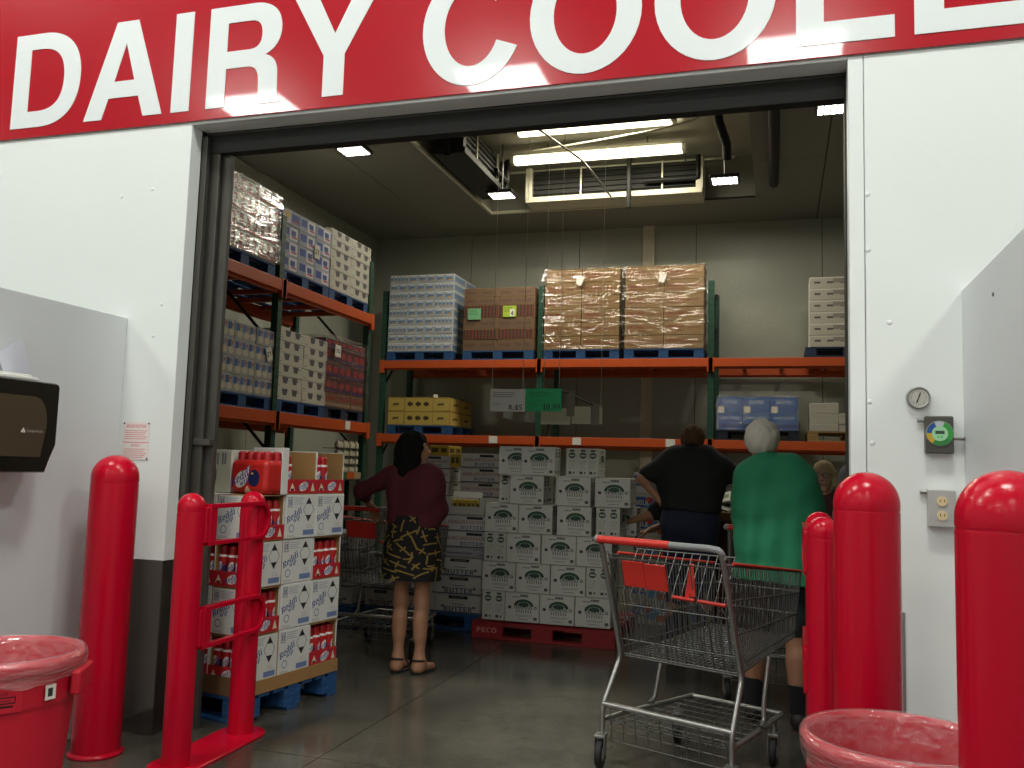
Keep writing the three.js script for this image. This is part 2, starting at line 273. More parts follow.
// ---------------------------------------------------------------- the sign over the opening
{
  const t = thing('overhead_sign', 'large red sign with white DAIRY COOLER lettering above the opening', 'sign', [0, 3.218, WZ]);
  part('board', rb(-6.5, 2.2, 0, 0.9, 0.001, 0.012, 0.003), M.signRed, t);
  const h = 0.563, s = 0.115, B = 0.059, ext = (sh) => new T.ExtrudeGeometry(sh, { depth: 0.003, bevelEnabled: false, curveSegments: 20 });
  const poly = (pts) => { const q = new T.Shape(); pts.forEach(([x, y], i) => i ? q.lineTo(x, y) : q.moveTo(x, y)); q.closePath(); return q; };
  const put = (shape, x, name) => part('letter', ext(shape).translate(x, B, 0.0125), M.signWhite, t);
  const letterD = () => { const q = new T.Shape(), w = 0.478; q.moveTo(0, 0); q.lineTo(0, h); q.lineTo(0.2, h); q.bezierCurveTo(0.4, h, w, h * 0.78, w, h / 2); q.bezierCurveTo(w, h * 0.22, 0.4, 0, 0.2, 0); q.closePath();
    const p = new T.Path(); p.moveTo(s, 0.095); p.lineTo(0.19, 0.095); p.bezierCurveTo(0.31, 0.095, w - s, 0.16, w - s, h / 2); p.bezierCurveTo(w - s, h - 0.16, 0.31, h - 0.095, 0.19, h - 0.095); p.lineTo(s, h - 0.095); p.closePath(); q.holes.push(p); return q; };
  const letterA = () => { const q = poly([[0, 0], [0.191, h], [0.334, h], [0.526, 0], [0.402, 0], [0.362, 0.12], [0.163, 0.12], [0.123, 0]]); q.holes.push(new T.Path([[0.195, 0.215], [0.33, 0.215], [0.262, 0.435]].map((p) => new T.Vector2(...p)))); return q; };
  const letterR = () => { const q = new T.Shape(); q.moveTo(0, 0); q.lineTo(0, h); q.lineTo(0.27, h); q.bezierCurveTo(0.39, h, 0.445, 0.5, 0.445, 0.41); q.bezierCurveTo(0.445, 0.34, 0.41, 0.29, 0.35, 0.27); q.bezierCurveTo(0.405, 0.255, 0.428, 0.22, 0.43, 0.16); q.lineTo(0.433, 0.07); q.bezierCurveTo(0.434, 0.03, 0.445, 0.018, 0.457, 0.012); q.lineTo(0.457, 0); q.lineTo(0.332, 0); q.bezierCurveTo(0.32, 0.03, 0.32, 0.06, 0.317, 0.13); q.bezierCurveTo(0.314, 0.19, 0.29, 0.212, 0.24, 0.212); q.lineTo(s, 0.212); q.lineTo(s, 0); q.closePath();
    const p = new T.Path(); p.moveTo(s, 0.307); p.lineTo(0.255, 0.307); p.bezierCurveTo(0.31, 0.307, 0.328, 0.34, 0.328, 0.388); p.bezierCurveTo(0.328, 0.435, 0.31, 0.468, 0.255, 0.468); p.lineTo(s, 0.468); p.closePath(); q.holes.push(p); return q; };
  const letterO = (w) => { const q = new T.Shape(), a = w / 2, b = 0.302; q.absellipse(a, h / 2, a, b, 0, Math.PI * 2); const p = new T.Path(); p.absellipse(a, h / 2, a - 0.118, b - 0.098, 0, Math.PI * 2); q.holes.push(p); return q; };
  const letterC = () => { const q = new T.Shape(), a = 0.258, b = 0.302, e0 = 0.6, e1 = Math.PI * 2 - 0.42, N = 48; 
    for (let i = 0; i <= N; i++) { const e = e0 + (e1 - e0) * i / N; i ? q.lineTo(a + a * Math.cos(e), h / 2 + b * Math.sin(e)) : q.moveTo(a + a * Math.cos(e), h / 2 + b * Math.sin(e)); }
    for (let i = N; i >= 0; i--) { const e = e0 + (e1 - e0) * i / N; q.lineTo(a + (a - 0.116) * Math.cos(e), h / 2 + (b - 0.098) * Math.sin(e)); } q.closePath(); return q; };
  const letterE = () => poly([[0, 0], [0.425, 0], [0.425, 0.1], [s, 0.1], [s, 0.235], [0.39, 0.235], [0.39, 0.333], [s, 0.333], [s, 0.463], [0.42, 0.463], [0.42, h], [0, h]]);
  put(letterD(), -4.281); put(letterA(), -3.76); put(poly([[0, 0], [0, h], [0.116, h], [0.116, 0]]), -3.176); put(letterR(), -2.954);
  put(poly([[0, h], [0.137, h], [0.251, 0.335], [0.365, h], [0.5, h], [0.311, 0.22], [0.311, 0], [0.191, 0], [0.191, 0.22]]), -2.444);
  put(letterC(), -1.702); put(letterO(0.54), -1.147); put(letterO(0.54), -0.549);
  put(poly([[0, 0], [0, h], [s, h], [s, 0.1], [0.4, 0.1], [0.4, 0]]), 0.073); put(letterE(), 0.55); put(letterR(), 1.06);
}

// ---------------------------------------------------------------- bollards and guard rails
function bollardGeo(r, h) {
  const p = [[0.0001, 0], [r, 0], [r, h - r - 0.03], [r - 0.0015, h - r - 0.026], [r - 0.0015, h - r - 0.022], [r, h - r - 0.018]];
  for (let k = 0; k <= 14; k++) { const a = k / 14 * Math.PI / 2; p.push([Math.max(0.0001, r * Math.cos(a)), h - r + r * Math.sin(a)]); }
  return lathe(p, 48);
}
for (const [label, x, z, h] of [['thick red plastic bollard by the left wall, beside the bin', -3.1, -3.58, 1.41], ['thick red bollard right of the opening, behind the red bin', 0.294, -3.33, 1.425], ['nearest red bollard, cut off by the picture\u2019s right edge', 0.492, -2.22, 1.43]]) {
  const t = thing('bollard', label, 'bollard', [x, 0, z], 0, 'thick red bollards');
  part('sleeve', bollardGeo(0.11, h), M.red, t);
  part('base_ring', lathe([[0.11, 0], [0.125, 0], [0.125, 0.012], [0.11, 0.02]], 40), M.red, t);
}
function guardRail(label, x0, z0, x1, z1, side) {
  const L = Math.hypot(x1 - x0, z1 - z0), t = thing('guard_rail', label, 'guard rail', [x0, 0, z0], Math.atan2(-(z1 - z0), x1 - x0));
  const r = 0.064, h = 1.235;
  const pg = bollardGeo(r, h);
  part('post', pg.clone().translate(0, 0.008, 0), M.red, t); part('post', pg.clone().translate(L, 0.008, 0), M.red, t);
  const sh = new T.Shape(); sh.absarc(0, 0, 0.12, Math.PI / 2, Math.PI * 1.5); sh.lineTo(L, -0.12); sh.absarc(L, 0, 0.12, -Math.PI / 2, Math.PI / 2); sh.closePath();
  part('base_plate', new T.ExtrudeGeometry(sh, { depth: 0.01, bevelSize: 0.003, bevelThickness: 0.002, bevelSegments: 1 }).rotateX(-Math.PI / 2).translate(0, 0.002, 0), M.red, t);
  for (const yb of [0.525, 1.0]) {
    const y0 = yb, y1 = yb + 0.19, a = 0.045, b = L + 0.055, zo = side * 0.062;
    const loop = (o) => { const q = new T.Shape(); q.moveTo(a + o, y0 + o); q.lineTo(b - 0.09, y0 + o); q.absarc(b - 0.095, (y0 + y1) / 2, (y1 - y0) / 2 - o, -Math.PI / 2, Math.PI / 2); q.lineTo(a + o, y1 - o); q.closePath(); return q; };
    const s = loop(0); s.holes.push(loop(0.016));
    part('loop_rail', new T.ExtrudeGeometry(s, { depth: 0.026, bevelSize: 0.003, bevelThickness: 0.003, bevelSegments: 2 }).translate(0, 0, -0.013 + zo), M.red, t);
    part('loop_bracket', rb(a - 0.03, a + 0.06, y0 + 0.01, y1 - 0.01, zo - 0.014, zo + 0.012, 0.006), M.red, t);
    part('loop_backing', new T.CylinderGeometry((y1 - y0) / 2 - 0.012, (y1 - y0) / 2 - 0.012, 0.012, 28, 1, false, 0, Math.PI).rotateX(Math.PI / 2).translate(b - 0.095, (y0 + y1) / 2, zo - side * 0.012), M.red, t);
  }
}
guardRail('red guard rail of two posts and loops left of the opening', -2.63, -3.55, -2.645, -4.08, 1);
guardRail('red guard rail of two posts at the opening\u2019s right jamb', 0.176, -3.85, 0.184, -4.4, -1);

// ---------------------------------------------------------------- bins with liners
function bin(label, x, z, turn, r) {
  const t = thing('waste_bin', label, 'waste bin', [x, 0, z], turn);
  const k = r / 0.28;
  part('body', lathe([[0.001, 0.004], [0.2 * k, 0.004], [0.21 * k, 0.02], [0.252 * k, 0.53], [0.254 * k, 0.55], [0.262 * k, 0.56], [0.27 * k, 0.66], [0.281 * k, 0.665], [0.286 * k, 0.69], [0.281 * k, 0.71], [0.268 * k, 0.712], [0.26 * k, 0.69], [0.245 * k, 0.55], [0.2 * k, 0.02], [0.001, 0.02]], 56), M.redCan, t);
  for (const s of [-1, 1]) part('handle', rb(s * 0.281 * k - 0.017, s * 0.281 * k + 0.017, 0.57, 0.655, -0.09, 0.09, 0.012, 3), M.redCan, t);
  // creased clear liner turned down over the rim
  const prof = [[0.12, 0.2], [0.2, 0.4], [0.228, 0.54], [0.24, 0.62], [0.25, 0.68], [0.261, 0.711], [0.27, 0.7165], [0.281, 0.7145], [0.2875, 0.7035], [0.29, 0.69], [0.287, 0.668], [0.2845, 0.652], [0.2825, 0.642], [0.281, 0.632]];
  const g = lathe(prof.map(([a, b]) => [a * k, b]), 120), p = g.attributes.position;
  for (let i = 0; i < p.count; i++) {
    const X = p.getX(i), Y = p.getY(i), Z = p.getZ(i), a = Math.atan2(Z, X), rad = Math.hypot(X, Z);
    const w = (Math.sin(a * 23 + Y * 9) * 0.5 + Math.sin(a * 41 - Y * 17) * 0.35 + Math.sin(a * 9 + 1.3) * 0.6) * (rad < 0.25 * k ? 0.005 : Y > 0.7 ? 0.0006 : 0.002);
    p.setXYZ(i, X + X / rad * w, Y + (Y < 0.645 && rad > 0.27 * k ? 0.006 * Math.sin(a * 5) + 0.003 * Math.sin(a * 17) : w * 0.3), Z + Z / rad * w);
  }
  g.computeVertexNormals();
  part('liner', g, M.bag, t, 'thin clear plastic liner');
  return { t, k };
}
{
  const L = bin('red round waste bin with clear liner against the left panel', -2.63, -2.53, 0.5, 0.275);
  const art = std(0xffffff, 0.5, { map: canvasTex(256, 128, (g, w, h) => { g.fillStyle = '#c4152e'; g.fillRect(0, 0, w, h); g.strokeStyle = g.fillStyle = '#2a0a0c'; g.lineWidth = 7; g.strokeRect(50, 40, 160, 34); g.font = 'bold 24px sans-serif'; g.textAlign = 'center'; g.fillText('BRUTE', 130, 30); g.font = 'bold 20px sans-serif'; g.fillText('Rubbermaid', 130, 66, 150); g.fillRect(56, 86, 146, 12); }) });
  const lg = new T.CylinderGeometry(0.2655, 0.2585, 0.075, 20, 1, true, -0.25, 0.5).translate(0, 0.59, 0);
  const e = part('emblem', lg, art, L.t); e.rotation.y = 0.36;
  const stick = std(0xffffff, 0.6, { map: canvasTex(64, 64, (g) => { g.fillStyle = '#dcd8cc'; g.fillRect(0, 0, 64, 64); g.fillStyle = '#2b2b28'; g.fillRect(14, 14, 30, 36); }) });
  const s = part('sticker', rb(-0.02, 0.02, -0.025, 0.025, 0, 0.003, 0.001), stick, L.t); s.position.set(0.266 * Math.sin(0.95), 0.6, 0.266 * Math.cos(0.95)); s.rotation.y = 0.95;
  bin('red round waste bin with clear liner beside the nearest bollard', 0.325, -2.67, 2.2, 0.262);
}

// ---------------------------------------------------------------- fittings on the walls
{ // towel dispenser on the left partition
  const t = thing('towel_dispenser', 'smoky black paper towel dispenser on the left panel', 'dispenser', [-3.37, 1.33, -2.85], 0);
  const prof = new T.Shape(); // seen from +x: z to the left (far edge bevelled)
  prof.moveTo(-0.335, 0); prof.lineTo(-0.35, 0.04); prof.lineTo(-0.385, 0.12); prof.lineTo(-0.385, 0.37); prof.quadraticCurveTo(-0.385, 0.385, -0.37, 0.386); prof.lineTo(0.02, 0.386); prof.quadraticCurveTo(0.035, 0.386, 0.035, 0.37); prof.lineTo(0.035, 0.12); prof.lineTo(-0.005, 0); prof.closePath();
  part('casing', mirrorX(new T.ExtrudeGeometry(prof, { depth: 0.2, bevelSize: 0.01, bevelThickness: 0.02, bevelSegments: 4 }).rotateY(-Math.PI / 2)).translate(0.005, 0, 0), std(0x17120e, 0.22, { clearcoat: 0.3 }), t);
  const win = new T.Shape(); win.moveTo(-0.3, 0.06); win.lineTo(-0.325, 0.2); win.quadraticCurveTo(-0.32, 0.32, -0.25, 0.325); win.lineTo(0.02, 0.325); win.lineTo(0.02, 0.06); win.closePath();
  part('window', mirrorX(new T.ExtrudeGeometry(win, { depth: 0.004, bevelEnabled: false }).rotateY(-Math.PI / 2)).translate(0.226, 0, 0), std(0x4c3f31, 0.3), t);
  const logo = std(0xffffff, 0.5, { map: canvasTex(256, 64, (g, w, h) => { g.fillStyle = '#4c3f31'; g.fillRect(0, 0, w, h); g.fillStyle = '#e4e0d8'; g.beginPath(); g.moveTo(34, 8); g.lineTo(60, 52); g.lineTo(8, 52); g.fill(); g.fillStyle = '#4c3f31'; g.beginPath(); g.moveTo(34, 34); g.lineTo(42, 46); g.lineTo(26, 46); g.fill(); g.fillStyle = '#b8b2a8'; g.font = '28px sans-serif'; g.fillText('Georgia-Pacific', 70, 46, 176); }) });
  const lm = part('emblem', new T.PlaneGeometry(0.13, 0.032), logo, t); lm.position.set(0.2312, 0.175, -0.245); lm.rotation.y = Math.PI / 2;
  part('latch', rod([0.15, 0.36, -0.385], [0.15, 0.36, -0.41], 0.014, 0.012, 12), M.black, t);
  solo('paper_towels', merge([rb(-3.36, -3.17, 1.728, 1.742, -3.14, -2.82, 0.003), rb(-3.35, -3.18, 1.742, 1.752, -3.11, -2.86, 0.003)]), M.paper, 'white folded paper stack lying on top of the dispenser', 'paper');
  const sheet = new T.BoxGeometry(0.002, 0.17, 0.15, 1, 8, 1), sp = sheet.attributes.position;
  for (let i = 0; i < sp.count; i++) sp.setX(i, sp.getX(i) + 0.01 * Math.sin(sp.getY(i) * 14));
  sheet.rotateX(0.55); sheet.computeVertexNormals();
  solo('loose_sheet', sheet, std(0xd9dbe8, 0.8), 'loose white sheet leaning on the panel behind the dispenser', 'paper', [-3.345, 1.815, -3.17]);
}
{ // notice with red print
  const tex = canvasTex(256, 300, (g, w, h) => { g.fillStyle = '#e6dedb'; g.fillRect(0, 0, w, h); g.fillStyle = '#d98a8a'; g.font = 'bold 40px sans-serif'; g.textAlign = 'center'; g.fillText('WARNING', 128, 46, 220); for (let k = 0; k < 5; k++) g.fillRect(20, 66 + k * 16, 216 - (k % 3) * 14, 6); g.fillRect(8, 158, 240, 8); g.font = 'bold 30px sans-serif'; g.fillText('AVISO', 128, 196); for (let k = 0; k < 5; k++) g.fillRect(20, 212 + k * 16, 216 - ((k + 1) % 3) * 14, 6); });
  const t = thing('wall_notice', 'small white notice with red print on the wall left of the opening', 'notice', [-3.262, 1.488, WZ]);
  part('sheet', rb(-0.085, 0.085, -0.1, 0.1, 0.0005, 0.003, 0.001), [0, 1, 2, 3].map(() => 0) && std(0xffffff, 0.6, { map: tex }), t);
  for (const sx of [-1, 1]) for (const sy of [-1, 1]) part('pin', new T.SphereGeometry(0.005, 8, 6).translate(sx * 0.078, sy * 0.093, 0.003), M.black, t);
}
{ // dial thermometer
  const t = thing('dial_thermometer', 'round steel dial thermometer on the wall right of the opening', 'thermometer', [0.544, 1.736, WZ]);
  const face = canvasTex(128, 128, (g) => { g.fillStyle = '#b9b6ae'; g.fillRect(0, 0, 128, 128); g.strokeStyle = '#26241f'; for (let k = 0; k < 24; k++) { const a = (k - 6) / 24 * 6.28; g.lineWidth = k % 3 ? 1.5 : 3; g.beginPath(); g.moveTo(64 + 44 * Math.cos(a), 64 + 44 * Math.sin(a)); g.lineTo(64 + 54 * Math.cos(a), 64 + 54 * Math.sin(a)); g.stroke(); } });
  part('case', new T.CylinderGeometry(0.044, 0.046, 0.016, 40).rotateX(Math.PI / 2).translate(0, 0, 0.009), M.chrome, t);
  part('face', new T.CircleGeometry(0.037, 36).translate(0, 0, 0.0176), std(0xffffff, 0.5, { map: face }), t);
  part('bezel', new T.TorusGeometry(0.041, 0.004, 8, 40).translate(0, 0, 0.018), M.chrome, t);
  part('needle', rb(-0.0022, 0.0022, -0.022, 0.022, 0.018, 0.0195, 0.0005).rotateZ(-0.35), M.black, t);
}
{ // door controller with coloured ring and green display
  const t = thing('temperature_alarm', 'grey alarm box with blue and green dial on right wall', 'alarm box', [0.616, 1.586, WZ]);
  part('plate', rb(-0.052, 0.052, -0.075, 0.075, 0.001, 0.04, 0.006), M.doorSteel, t);
  const ring = (a0, a1, c) => part('dial_segment', new T.RingGeometry(0.03, 0.048, 24, 1, a0, a1 - a0), std(c, 0.4), t).position.set(0, 0.004, 0.047);
  part('dial_body', new T.CylinderGeometry(0.05, 0.052, 0.006, 40).rotateX(Math.PI / 2).translate(0, 0.004, 0.043), M.greyPlastic, t);
  ring(-0.6, 1.2, 0x2f9a3c); ring(1.2, 2.0, 0xb9bfc4); ring(2.0, 3.1, 0x1f4f92); ring(3.1, 4.1, 0xc8a32c); ring(4.1, 5.68, 0x2d7f3a);
  part('display', new T.CircleGeometry(0.03, 32).translate(0, 0.004, 0.048), std(0xffffff, 0.4, { map: canvasTex(64, 64, (g) => { g.fillStyle = '#9fd0a6'; g.fillRect(0, 0, 64, 64); g.fillStyle = '#2d4a33'; g.fillRect(14, 20, 36, 14); g.fillStyle = '#3fbf57'; g.fillRect(22, 42, 8, 8); g.fillRect(36, 42, 8, 8); }) }), t);
  part('conduit', rod([0.052, -0.012, 0.02], [0.094, -0.012, 0.02], 0.009), M.chrome, t);
  part('cable_stub', rod([-0.078, 0.056, 0.012], [-0.052, 0.056, 0.012], 0.007), M.greyPlastic, t);
}
{ // power outlet
  const t = thing('power_outlet', 'steel outlet box with cream sockets under the alarm box', 'outlet', [0.62, 1.294, WZ]);
  part('box', rb(-0.05, 0.05, -0.075, 0.075, 0.001, 0.045, 0.006), std(0xb9b8b4, 0.45, { metalness: 0.3 }), t);
  for (const y of [-0.028, 0.028]) {
    const so = part('socket', new T.CylinderGeometry(0.019, 0.019, 0.006, 24).rotateX(Math.PI / 2).translate(0, y, 0.047), std(0xdcc79a, 0.5), t);
    part('slot', merge([rb(-0.009, -0.006, y - 0.003, y + 0.007, 0.0495, 0.0512, 0.0005), rb(0.006, 0.009, y - 0.003, y + 0.007, 0.0495, 0.0512, 0.0005)]), M.black, so);
  }
  part('conduit', rod([-0.075, 0.062, 0.012], [-0.05, 0.062, 0.012], 0.008), M.chrome, t);
}

// ---------------------------------------------------------------- pallet racks
function postGeo(h, w = 0.085) {
  const l = [rb(-w / 2, w / 2, 0, h, -0.005, 0.002, 0.002), rb(-w / 2, -w / 2 + 0.006, 0, h, -0.075, 0, 0.002), rb(w / 2 - 0.006, w / 2, 0, h, -0.075, 0, 0.002), rb(-w / 2 - 0.02, w / 2 + 0.02, 0.001, 0.012, -0.1, 0.03, 0.003)];
  return merge(l);
}
const slotGeo = (h) => merge(Array.from({ length: Math.floor(h / 0.1) }, (_, k) => [rb(-0.026, -0.012, 0.06 + k * 0.1, 0.09 + k * 0.1, 0.0015, 0.003, 0.001, 1), rb(0.012, 0.026, 0.06 + k * 0.1, 0.09 + k * 0.1, 0.0015, 0.003, 0.001, 1)]).flat());
function rack(label, origin, turn, posts, beams, h, deep) {     // local x along the face, local +z to the front
  const t = thing('pallet_rack', label, 'pallet rack', origin, turn);
  const g = postGeo(h), s = slotGeo(h);
  for (const x of posts) for (const z of [0, -deep]) { const p = part('upright', g, M.green, t); p.position.set(x, 0, z); part('slot_row', s, M.rackDark, p); }
  for (const x of posts) {
    for (let k = 0; k * 1.1 + 0.4 < h - 0.3; k++) part('brace', rod([x, 0.4 + k * 1.1, -0.05], [x, Math.min(h, 0.4 + k * 1.1 + 1.0), -deep], 0.018, 0.018, 6), M.rackDark, t);
  }
  for (let i = 0; i + 1 < posts.length; i++) for (const y of beams) for (const z of [0.012, -deep - 0.07]) {
    const a = posts[i] + 0.0435, b = posts[i + 1] - 0.0435;
    const bm = part('beam', merge([rb(a, b, y - 0.12, y, z - 0.03, z + 0.03, 0.005), rb(a, b, y - 0.145, y - 0.09, z - 0.045, z - 0.01, 0.004)]), M.orange, t);
    for (const e of [a - 0.035, b + 0.035]) part('end_plate', rb(e - 0.04, e + 0.04, y - 0.19, y + 0.01, z - 0.004, z + 0.034, 0.003), M.orange, bm);
  }
  for (let i = 0; i + 1 < posts.length; i++) for (const y of beams) for (const f of [0.17, 0.38, 0.62, 0.83]) {
    const x = posts[i] + (posts[i + 1] - posts[i]) * f; part('deck_bar', rb(x - 0.025, x + 0.025, y - 0.06, y - 0.004, -deep - 0.04, -0.03, 0.003), M.orange, t);
  }
  return t;
}
rack('green and orange pallet rack along the cooler\u2019s back wall', [0, 0, -12.5], 0, [-5.93, -3.385, -0.908, 1.58], [3.02, 1.88], 4.13, 1.05);
rack('green and orange pallet rack along the left side wall', [-5.0, 0, 0], Math.PI / 2, [5.85, 8.0, 10.12], [3.30, 1.915], 4.0, 1.05);
for (const [i, x] of [-4.06, -2.79, -1.45].entries())
  solo('shelf_tag', rb(-0.065, 0.065, -0.055, 0.05, 0, 0.004, 0.001), M.paper, `small white price tag on the back rack\u2019s lower beam, ${['first', 'second', 'third'][i]} from the left`, 'price tag', [x, 1.825, -12.456], 0, 'tags on the rack beam');
solo('shelf_tag', rb(-0.002, 0.002, -0.05, 0.05, -0.06, 0.06, 0.001), M.paper, 'small white price tag on the left rack\u2019s lower beam', 'price tag', [-4.954, 1.86, -9.55]);

// ---------------------------------------------------------------- pallets
function pallet(w, d, mat, label, pos, turn = 0) {              // origin: middle of the front face, on the ground
  const t = thing('pallet', label, 'pallet', pos, turn), h = 0.14, b = 0.02;
  const board = rb(-w / 2, w / 2, h - b, h, -0.045, 0.045, 0.003, 1), low = rb(-w / 2, w / 2, 0, b, -0.045, 0.045, 0.003, 1);
  const n = 7; for (let k = 0; k < n; k++) part('deck_board', board, mat, t).position.z = -0.045 - (d - 0.09) * k / (n - 1);
  for (let k = 0; k < 3; k++) part('bottom_board', low, mat, t).position.z = -0.045 - (d - 0.09) * k / 2;
  const blk = rb(-0.07, 0.07, b, h - b, -0.07, 0.07, 0.004, 1);
  for (const x of [-w / 2 + 0.072, 0, w / 2 - 0.072]) for (const z of [-0.072, -d / 2, -d + 0.072]) part('block', blk, mat, t).position.set(x, 0, z);
  return t;
}
// ---------------------------------------------------------------- cartons
const cgCache = new Map();
function cartonGeo(w, h, d, c = 0.004) {                        // chamfered box: group 0 front/back, 1 sides, 2 top, bottom and edges; y from 0
  const key = [w, h, d].map((v) => v.toFixed(3)).join(); if (cgCache.has(key)) return cgCache.get(key);
  const X = w / 2, Z = d / 2, P = [], U = [], groups = [[], [], []];
  const quad = (gi, pts, uvs = [[0, 0], [1, 0], [1, 1], [0, 1]]) => { for (const i of [0, 1, 2, 0, 2, 3]) groups[gi].push([pts[i], uvs[i]]); };
  const x = X - c, y0 = c, y1 = h - c, z = Z - c;
  quad(0, [[-x, y0, Z], [x, y0, Z], [x, y1, Z], [-x, y1, Z]]); quad(0, [[x, y0, -Z], [-x, y0, -Z], [-x, y1, -Z], [x, y1, -Z]]);
  quad(1, [[X, y0, z], [X, y0, -z], [X, y1, -z], [X, y1, z]]); quad(1, [[-X, y0, -z], [-X, y0, z], [-X, y1, z], [-X, y1, -z]]);
  quad(2, [[-x, h, z], [x, h, z], [x, h, -z], [-x, h, -z]]); quad(2, [[-x, 0, -z], [x, 0, -z], [x, 0, z], [-x, 0, z]]);
  const E0 = [[0.02, 0.02], [0.03, 0.02], [0.03, 0.03], [0.02, 0.03]];
  for (const [sx, sz] of [[1, 1], [1, -1], [-1, -1], [-1, 1]]) {
    let q = [[sx * x, y0, sz * Z], [sx * X, y0, sz * z], [sx * X, y1, sz * z], [sx * x, y1, sz * Z]]; if (sx * sz < 0) q = [q[1], q[0], q[3], q[2]]; quad(2, q, E0);
  }
  for (const s of [1, -1]) {
    quad(2, s > 0 ? [[-x, y1, Z], [x, y1, Z], [x, h, z], [-x, h, z]] : [[x, y1, -Z], [-x, y1, -Z], [-x, h, -z], [x, h, -z]], E0);
    quad(2, s > 0 ? [[-x, 0, z], [x, 0, z], [x, y0, Z], [-x, y0, Z]] : [[x, 0, -z], [-x, 0, -z], [-x, y0, -Z], [x, y0, -Z]], E0);
    quad(2, s > 0 ? [[X, y1, z], [X, y1, -z], [x, h, -z], [x, h, z]] : [[-X, y1, -z], [-X, y1, z], [-x, h, z], [-x, h, -z]], E0);
    quad(2, s > 0 ? [[x, 0, z], [x, 0, -z], [X, y0, -z], [X, y0, z]] : [[-x, 0, -z], [-x, 0, z], [-X, y0, z], [-X, y0, -z]], E0);
  }
  const g = new T.BufferGeometry(); let at = 0;
  groups.forEach((list, gi) => { for (const [p, u] of list) { P.push(...p); U.push(...u); } g.addGroup(at, list.length, gi); at += list.length; });
  g.setAttribute('position', new T.Float32BufferAttribute(P, 3)); g.setAttribute('uv', new T.Float32BufferAttribute(U, 2)); g.computeVertexNormals();
  cgCache.set(key, g); return g;
}
const art = (w, h, bg, draw, rough = 0.62, extra = {}) => std(0xffffff, rough, { map: canvasTex(w, h, (g) => { g.fillStyle = bg; g.fillRect(0, 0, w, h); draw(g, w, h); }), ...extra });
const lines = (g, x, y, w, n, dy, th, c) => { g.fillStyle = c; for (let k = 0; k < n; k++) g.fillRect(x, y + k * dy, w * (0.75 + 0.25 * Math.abs(Math.sin(k * 2.3 + x))), th); };
function word(g, s, x, y, px, c, w, font = 'sans-serif', weight = 'bold') { g.fillStyle = c; g.font = `${weight} ${px}px ${font}`; g.textAlign = 'center'; g.fillText(s, x, y, w); }
function carton(name, w, h, d, mats, label, pos, turn, group) { return solo(name, cartonGeo(w, h, d), mats, label, 'carton', pos, turn, group); }
const rowName = (r, n) => r === 0 ? 'bottom layer' : r === n - 1 ? 'top layer' : ['', 'second', 'third', 'fourth', 'fifth', 'sixth', 'seventh', 'eighth'][r] + ' layer up';
const colName = (c, n) => n === 1 ? '' : c === 0 ? ', left' : c === n - 1 ? ', right' : n === 3 ? ', middle' : `, ${['', 'second', 'third', 'fourth'][c]} from left`;
function stack({ name = 'carton', what, where, at, turn = 0, cols, rows, depth = 0.5, back = 0, mats, group, gap = 0.003, skip, alt }) {
  const W = cols.reduce((a, b) => a + b, 0), n = rows.length; let y = at[1];
  rows.forEach((h, r) => {
    let x = -W / 2; const cs = r % 2 && alt ? [...cols].reverse() : cols;
    cs.forEach((w, c) => {
      for (let k = 0; k <= back; k++) if (!skip || !skip(r, c, k)) {
        const lx = x + w / 2 + rr(-1, 1) * 0.002, lz = -depth * (k + 0.5) - k * 0.004 + rr(-1, 1) * 0.004, cs_ = Math.cos(turn), sn = Math.sin(turn);
        carton(name, w - gap, h - 0.002, depth - gap, typeof mats === 'function' ? mats(r, c, k) : mats, `${what}, ${rowName(r, n)}${colName(c, cs.length)}${k ? ', rear row' : ''}, ${where}`, [at[0] + lx * cs_ + lz * sn, y + 0.001, at[2] - lx * sn + lz * cs_], turn + rr(-1, 1) * 0.006, group);
      }
      x += w;
    });
    y += h;
  });
}
function wrap(label, w, h, d, pos, turn, amp = 0.012) {         // creased stretch film around a load
  const g = new T.BoxGeometry(w, h, d, 30, Math.round(h * 85), 14), p = g.attributes.position, n = g.attributes.normal;
  for (let i = 0; i < p.count; i++) {
    const x = p.getX(i), y = p.getY(i), z = p.getZ(i), ph = Math.sin(x * 4.1 + z * 3.3 + y * 2) * 1.6 + Math.sin(x * 9.7 - y * 5) * 0.8, q = (Math.sin(y * 17 + ph) * 0.5 + 0.5) * amp + (Math.sin(y * 43 + x * 6 + ph * 2) * 0.5 + 0.5) * amp * 0.5;
    p.setXYZ(i, x + Math.sign(x) * (Math.abs(x) > w / 2 - 1e-4 ? q : 0), y, z + (Math.abs(z) > d / 2 - 1e-4 ? Math.sign(z) * q : 0));
  }
  g.translate(0, h / 2, -d / 2 + amp * 0.3); g.computeVertexNormals();
  return solo('stretch_film', g, M.film, label, 'plastic film', pos, turn);
}
